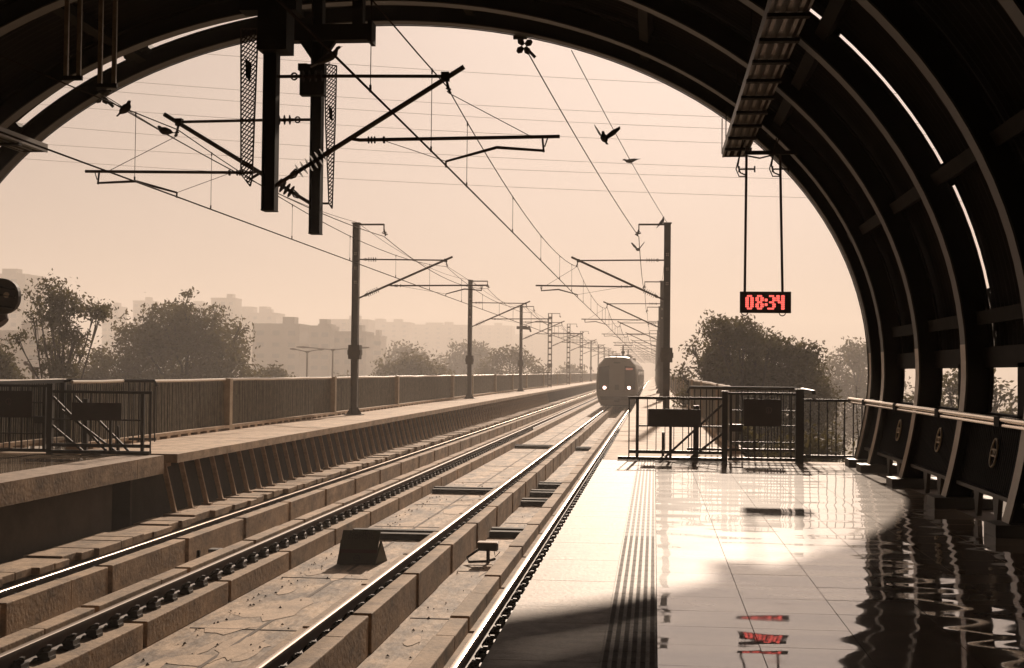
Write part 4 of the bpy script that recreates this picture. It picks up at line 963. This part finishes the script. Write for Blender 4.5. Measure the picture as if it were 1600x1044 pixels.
tree('roadside_tree', 26, 172, 434, 60, 'airy thin tree with see through branches at the far left', 6500, .17,
     [(-.28,.08,.18,.12),(-.05,.1,.15,.1),(-.5,.2,.18,.13),(.12,.22,.24,.15),(.3,.3,.26,.15),(.55,.33,.24,.14),(.82,.36,.18,.1),(-.15,.4,.24,.16),(-.6,.42,.2,.12),(.2,.52,.22,.16),(.45,.62,.22,.14),(-.4,.7,.2,.16),(.1,.75,.22,.18),(-.85,.62,.16,.1),(-.1,.95,.22,.2),(.25,.95,.2,.2),(0,1.15,.24,.2)], airy=True)
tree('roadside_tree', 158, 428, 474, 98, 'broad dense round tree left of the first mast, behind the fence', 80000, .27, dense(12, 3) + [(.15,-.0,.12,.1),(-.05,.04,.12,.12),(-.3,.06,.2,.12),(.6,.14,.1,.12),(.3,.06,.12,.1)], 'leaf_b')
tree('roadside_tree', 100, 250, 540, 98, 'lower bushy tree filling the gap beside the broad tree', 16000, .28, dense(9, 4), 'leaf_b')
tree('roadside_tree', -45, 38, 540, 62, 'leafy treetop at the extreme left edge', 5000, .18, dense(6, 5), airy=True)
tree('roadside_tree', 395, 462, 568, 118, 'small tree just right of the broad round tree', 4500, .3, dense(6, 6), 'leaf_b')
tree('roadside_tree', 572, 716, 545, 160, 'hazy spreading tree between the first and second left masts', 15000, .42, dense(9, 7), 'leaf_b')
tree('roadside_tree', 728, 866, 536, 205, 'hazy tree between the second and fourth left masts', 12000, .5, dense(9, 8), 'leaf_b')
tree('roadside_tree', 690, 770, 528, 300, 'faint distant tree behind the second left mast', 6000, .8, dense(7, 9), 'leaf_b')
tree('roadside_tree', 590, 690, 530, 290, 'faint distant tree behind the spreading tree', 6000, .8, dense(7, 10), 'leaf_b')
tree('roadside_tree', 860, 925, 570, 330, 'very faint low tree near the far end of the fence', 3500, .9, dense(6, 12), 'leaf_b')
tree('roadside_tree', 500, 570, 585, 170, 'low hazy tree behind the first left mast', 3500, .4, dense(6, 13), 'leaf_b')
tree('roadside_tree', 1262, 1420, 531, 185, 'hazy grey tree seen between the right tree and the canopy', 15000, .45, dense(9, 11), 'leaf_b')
tree('roadside_tree', 1415, 1600, 560, 70, 'tree outside the side openings on the right', 9000, .25, dense(8, 14), 'leaf')
# slender plants outside the right railing
def weed(px, pytop, Y, label):
    p = at(px, pytop, Y); base = Vector((p.x, Y, -2.2)); t = empty('tall_weed', tuple(base), label, 'plant', 'tall weeds outside the railing')
    mb = MB(); pts = [base.lerp(p, k/6) + Vector((random.uniform(-.04, .04), 0, 0)) for k in range(7)]; mb.tube(pts, [.03, .026, .022, .018, .014, .01, .006], 6); mb.build('stem', 'bark', t)
    mb = MB(); n = int((p.z - base.z) / .045)
    for k in range(n):
        u = k / n; q = base.lerp(p, u); 
        for j in range(3 if u < .75 else 4):
            a = random.uniform(0, 2*PI); L = .26 * (1.05 - .7*u) * random.uniform(.7, 1.2); d = Vector((math.cos(a), math.sin(a), random.uniform(-.5, .25))); s = Vector((-math.sin(a), math.cos(a), 0)) * L * .2
            mb.add([q, q + d*L*.5 + s, q + d*L, q + d*L*.5 - s], [(0, 1, 2, 3)])
    mb.build('foliage', 'leaf', t)
weed(1340, 603, 34, 'tall leafy weed rising just left of the canopy foot'); weed(1318, 640, 33, 'shorter leafy weed left of the tall one by the canopy foot'); weed(1300, 655, 36, 'leafy weed behind the right railing, leftmost of three')
tree('bush', 1180, 1350, 668, 38, 'dark bush behind the bars of the right railing', 9000, .14, dense(7, 21), 'leaf', group='bushes')
tree('bush', 1085, 1200, 655, 40, 'dark bush behind the barred gate', 6000, .14, dense(6, 22), 'leaf', group='bushes')

# ------------------------------------------------------------------ city
def bld(px0, px1, pyt, Y, label, m='bld', extra=()):
    Y = Y * 1.25; a = at(px0, pyt, Y); b = at(px1, pyt, Y); dep = max(12, (b.x - a.x) * .7)
    t = empty('city_block', ((a.x+b.x)/2, Y, -11), label, 'building', 'hazy buildings on the skyline')
    mb = MB(); mb.box(a.x, b.x, Y, Y + dep, -11, a.z); zz = -7.6
    while zz < a.z - 2: mb.box(a.x - .25, b.x + .25, Y - .25, Y + dep + .25, zz, zz + .35); zz += 3.4
    mb.box(a.x - .2, b.x + .2, Y - .2, Y, a.z, a.z + .9); mb.box(a.x - .2, a.x, Y, Y + dep, a.z, a.z + .9); mb.box(b.x, b.x + .2, Y, Y + dep, a.z, a.z + .9)
    mb.build('wall', m, t)
    nW = max(3, int((b.x - a.x) / 7)); 
    mb = MB(); xx0 = b.x - (b.x-a.x)*.4; mb.box(xx0, xx0 + min(6, (b.x-a.x)*.25), Y + 2, Y + 7, a.z, a.z + 3.0); mb.build('stair_tower', m, t)
    cnt = 0
    for f_ in range(int((a.z + 9) / 3.4)):
        for k in range(min(nW, 5)):
            if cnt >= 24: break
            xx = a.x + (b.x - a.x) * (k + .5) / min(nW, 5); mb = MB(); mb.box(xx - 1.1, xx + 1.1, Y - .06, Y + .1, a.z - 2.7 - f_*3.4, a.z - 1.2 - f_*3.4); mb.build('window', 'bld_win', t); cnt += 1
    for (u0, u1, yt) in extra:
        c0 = at(u0, yt, Y + 3); c1 = at(u1, yt, Y + 3); mb = MB(); mb.box(c0.x, c1.x, Y + 3, Y + 12, a.z, c0.z); mb.build('upper_block', m, t)
bld(-60, 39, 431, 420, 'tall pale block at the far left edge of the skyline')
bld(-40, 72, 522, 240, 'low pale block behind the airy tree')
bld(208, 236, 472, 620, 'narrow block just left of the broad tree top')
bld(160, 186, 481, 600, 'small block between the airy tree and the broad tree')
bld(268, 322, 478, 640, 'flat block rising behind the broad tree')
bld(330, 367, 468, 560, 'square topped tower, tallest on the left skyline')
bld(366, 432, 491, 600, 'stepped block right of the square tower', extra=((377, 395, 479), (405, 417, 479)))
bld(432, 442, 498, 640, 'narrow low block right of the stepped block')
bld(395, 468, 510, 330, 'darker broad block above the double armed street lamp', 'bld2')
bld(468, 516, 513, 345, 'block with small roof tower right of the darker block', 'bld2', extra=((497, 515, 506),))
bld(516, 572, 522, 350, 'long low block behind the first left mast', 'bld2')
bld(572, 594, 528, 400, 'small block right of the first left mast')
bld(499, 575, 501, 620, 'far flat roofed block above the first left mast base')
bld(575, 640, 505, 760, 'far stepped block right of the first mast', extra=((586, 600, 498),))
bld(640, 730, 509, 800, 'very faint long block left of the second mast', extra=((665, 690, 504),))
bld(730, 800, 510, 900, 'very faint block right of the second mast')
bld(800, 905, 524, 980, 'very faint low block far down the line')
bld(240, 300, 500, 900, 'faintest block hidden behind the broad tree')
# street lamps
def slamp(px, pyt, w, Y, label, arms=2):
    p = at(px, pyt, Y); k = F / Y; hw = w / k / 2; t = empty('street_lamp', (p.x, Y, -11), label, 'street lamp', 'street lamps beyond the fence')
    mb = MB(); mb.tube([(p.x, Y, -11), (p.x, Y, p.z)], [.16, .09], 10); mb.build('pole', 'lamp', t)
    for s in ((-1, 1) if arms == 2 else (-1,)):
        mb = MB(); mb.tube([(p.x, Y, p.z - .1), (p.x + s*hw*.25, Y, p.z + .05), (p.x + s*hw*.7, Y, p.z + .22)], .06, 8); mb.build('arm', 'lamp', t)
        mb = MB(); mb.tube([(p.x + s*hw*.62, Y, p.z + .2), (p.x + s*hw*.8, Y, p.z + .24), (p.x + s*hw, Y, p.z + .27)], [.08, .14, .07], 10); mb.build('lamp_head', 'lamp', t)
    mb = MB(); mb.tube([(p.x, Y, p.z - .25), (p.x, Y, p.z + .05)], [.1, .35], 10); mb.build('bracket', 'lamp', t)
slamp(480, 549, 56, 165, 'double armed street lamp in front of the hazy blocks'); slamp(520, 546, 118, 175, 'double armed street lamp half hidden by the first left mast')
slamp(53, 575, 34, 70, 'curved single armed street lamp beside the airy tree', 1)

# ------------------------------------------------------------------ birds
def bird(p, rz, label, scale=1.0, pitch=25, fly=False, lean=0):
    p = Vector(p); t = empty('pigeon', tuple(p), label, 'bird', 'pigeons')
    def T(v): return v
    # body along +x, sitting on origin
    Rm = Matrix.Rotation(rz, 3, 'Z') @ Matrix.Rotation(-R(pitch), 3, 'Y')
    def W_(x, y, z): return p + Rm @ Vector((x, y, z)) * scale + Vector((0, 0, .075 * scale if not fly else 0))
    mb = MB(); mb.tube([W_(-.15,0,-.01), W_(-.11,0,0), W_(-.04,0,.0), W_(.03,0,.005), W_(.08,0,.02), W_(.105,0,.045), W_(.125,0,.062), W_(.15,0,.064), W_(.163,0,.060)], [.012,.035,.054,.058,.045,.027,.024,.022,.008], 12); mb.build('body', 'bird', t, smooth=True)
    mb = MB(); mb.add([W_(-.12,-.022,.0), W_(-.12,.022,.0), W_(-.23,.032,-.012), W_(-.23,-.032,-.012), W_(-.12,-.022,-.012), W_(-.12,.022,-.012), W_(-.23,.032,-.018), W_(-.23,-.032,-.018)], [(0,1,2,3),(7,6,5,4),(0,3,7,4),(1,5,6,2),(2,6,7,3),(0,4,5,1)]); mb.build('tail', 'bird', t)
    mb = MB(); mb.tube([W_(.16,0,.062), W_(.185,0,.056)], [.007,.002], 6); mb.build('beak', 'beak', t)
    for s in (-1, 1):
        mb = MB()
        if fly:
            pts = [(.06,.04,.03), (.08,.16,.16), (.04,.30,.30), (-.03,.29,.27), (-.06,.18,.13), (-.06,.05,.02)]
        else:
            pts = [(.05,.052,.01), (.0,.056,.035), (-.1,.035,.022), (-.19,.012,-.002), (-.1,.042,-.02), (.0,.058,-.02)]
        n = len(pts); mb.add([W_(a, s*b, c_) for a, b, c_ in pts] + [W_(a, s*(b+.006), c_ - .004) for a, b, c_ in pts], [tuple(range(n)), tuple(range(2*n-1, n-1, -1))] + [(i, (i+1) % n, (i+1) % n+n, i+n) for i in range(n)])
        mb.build('wing', 'bird', t)
    if not fly:
        mb = MB()
        for s in (-1, 1): mb.tube([W_(-.01, s*.02, -.04), p + Vector((0, 0, .004)) + Matrix.Rotation(rz, 3, 'Z') @ Vector((0, s*.02, 0)) * scale], .005, 5)
        mb.build('legs', 'beak', t)
bird(at(196, 176, 18.3), R(-5), 'pigeon perched on the wires at the upper left', .7, 35)
bird(at(258, 211, 19.9), PI, 'pigeon crouching beside the left bracket tip', .75, 8)
bird(at(163, 152, 24.4), R(-30), 'pigeon at the roof edge beside the left insulator', 1.1, -20)
bird(at(514, 101, 19.6) , R(0), 'pigeon leaning right from the box on the second drop column', 1.3, 22)
bird(at(944, 216, 22), R(115), 'pigeon in flight with raised wings right of centre', .72, 40, True)
wp = at(985, 257, 38); bird(wp, PI + .4, 'pigeon perched on the thin wire below the flying one', 1.25, -18)
bird((.22, YM[0], 6.68), R(20), 'pigeon perched on top of the nearest right mast', 1.2, 45)
bird(at(997, 390, YM[0] + 2), R(60), 'pigeon gliding just left of the nearest right mast', .9, 5, True)

# ------------------------------------------------------------------ haze
mb = MB(); mb.box(-1300, 900, -70, 1750, -13.2, 68); hz = mb.build('haze', 'wire'); struct(hz, 'stuff')
m = bpy.data.materials.new('morning haze'); m.use_nodes = True; nt = m.node_tree; nt.nodes.clear(); out = nt.nodes.new('ShaderNodeOutputMaterial'); pv = nt.nodes.new('ShaderNodeVolumePrincipled')
pv.inputs['Color'].default_value = (.94, .88, .83, 1); pv.inputs['Density'].default_value = .0015; pv.inputs['Anisotropy'].default_value = .2
nt.links.new(pv.outputs[0], out.inputs['Volume']); hz.data.materials.clear(); hz.data.materials.append(m)

# ------------------------------------------------------------------ world, sun
SE, SA = 23.2, 3.0
w = bpy.data.worlds.new('World'); sc.world = w; w.use_nodes = True; nt = w.node_tree; bg = nt.nodes['Background']
sky = nt.nodes.new('ShaderNodeTexSky'); sky.sky_type = 'NISHITA'; sky.sun_disc = False; sky.sun_elevation = R(SE); sky.sun_rotation = R(SA); sky.air_density = 1.0; sky.dust_density = 6.0; sky.ozone_density = 1.0
bw = nt.nodes.new('ShaderNodeRGBToBW'); nt.links.new(sky.outputs[0], bw.inputs[0])
pw = nt.nodes.new('ShaderNodeMath'); pw.operation = 'POWER'; pw.inputs[1].default_value = .45; nt.links.new(bw.outputs[0], pw.inputs[0])
mx = nt.nodes.new('ShaderNodeVectorMath'); mx.operation = 'SCALE'; mx.inputs[0].default_value = (1.0, .80, .695); nt.links.new(pw.outputs[0], mx.inputs['Scale'])
nt.links.new(mx.outputs[0], bg.inputs['Color']); bg.inputs['Strength'].default_value = .126
sl = bpy.data.lights.new('sun', 'SUN'); sl.energy = 5.0; sl.angle = R(1.1); sl.color = (1, .80, .63); so = bpy.data.objects.new('sun', sl); col.objects.link(so)
d = Vector((math.sin(R(SA)) * math.cos(R(SE)), math.cos(R(SA)) * math.cos(R(SE)), math.sin(R(SE)))); so.rotation_euler = d.to_track_quat('Z', 'Y').to_euler(); so.location = (0, 40, 30)
vs = sc.view_settings; vs.view_transform = 'Standard'; vs.look = 'None'; vs.exposure = .42; vs.gamma = 1
sc.cycles.caustics_reflective = False; sc.cycles.caustics_refractive = False; sc.cycles.volume_bounces = 1; sc.cycles.max_bounces = 6; sc.cycles.transparent_max_bounces = 16
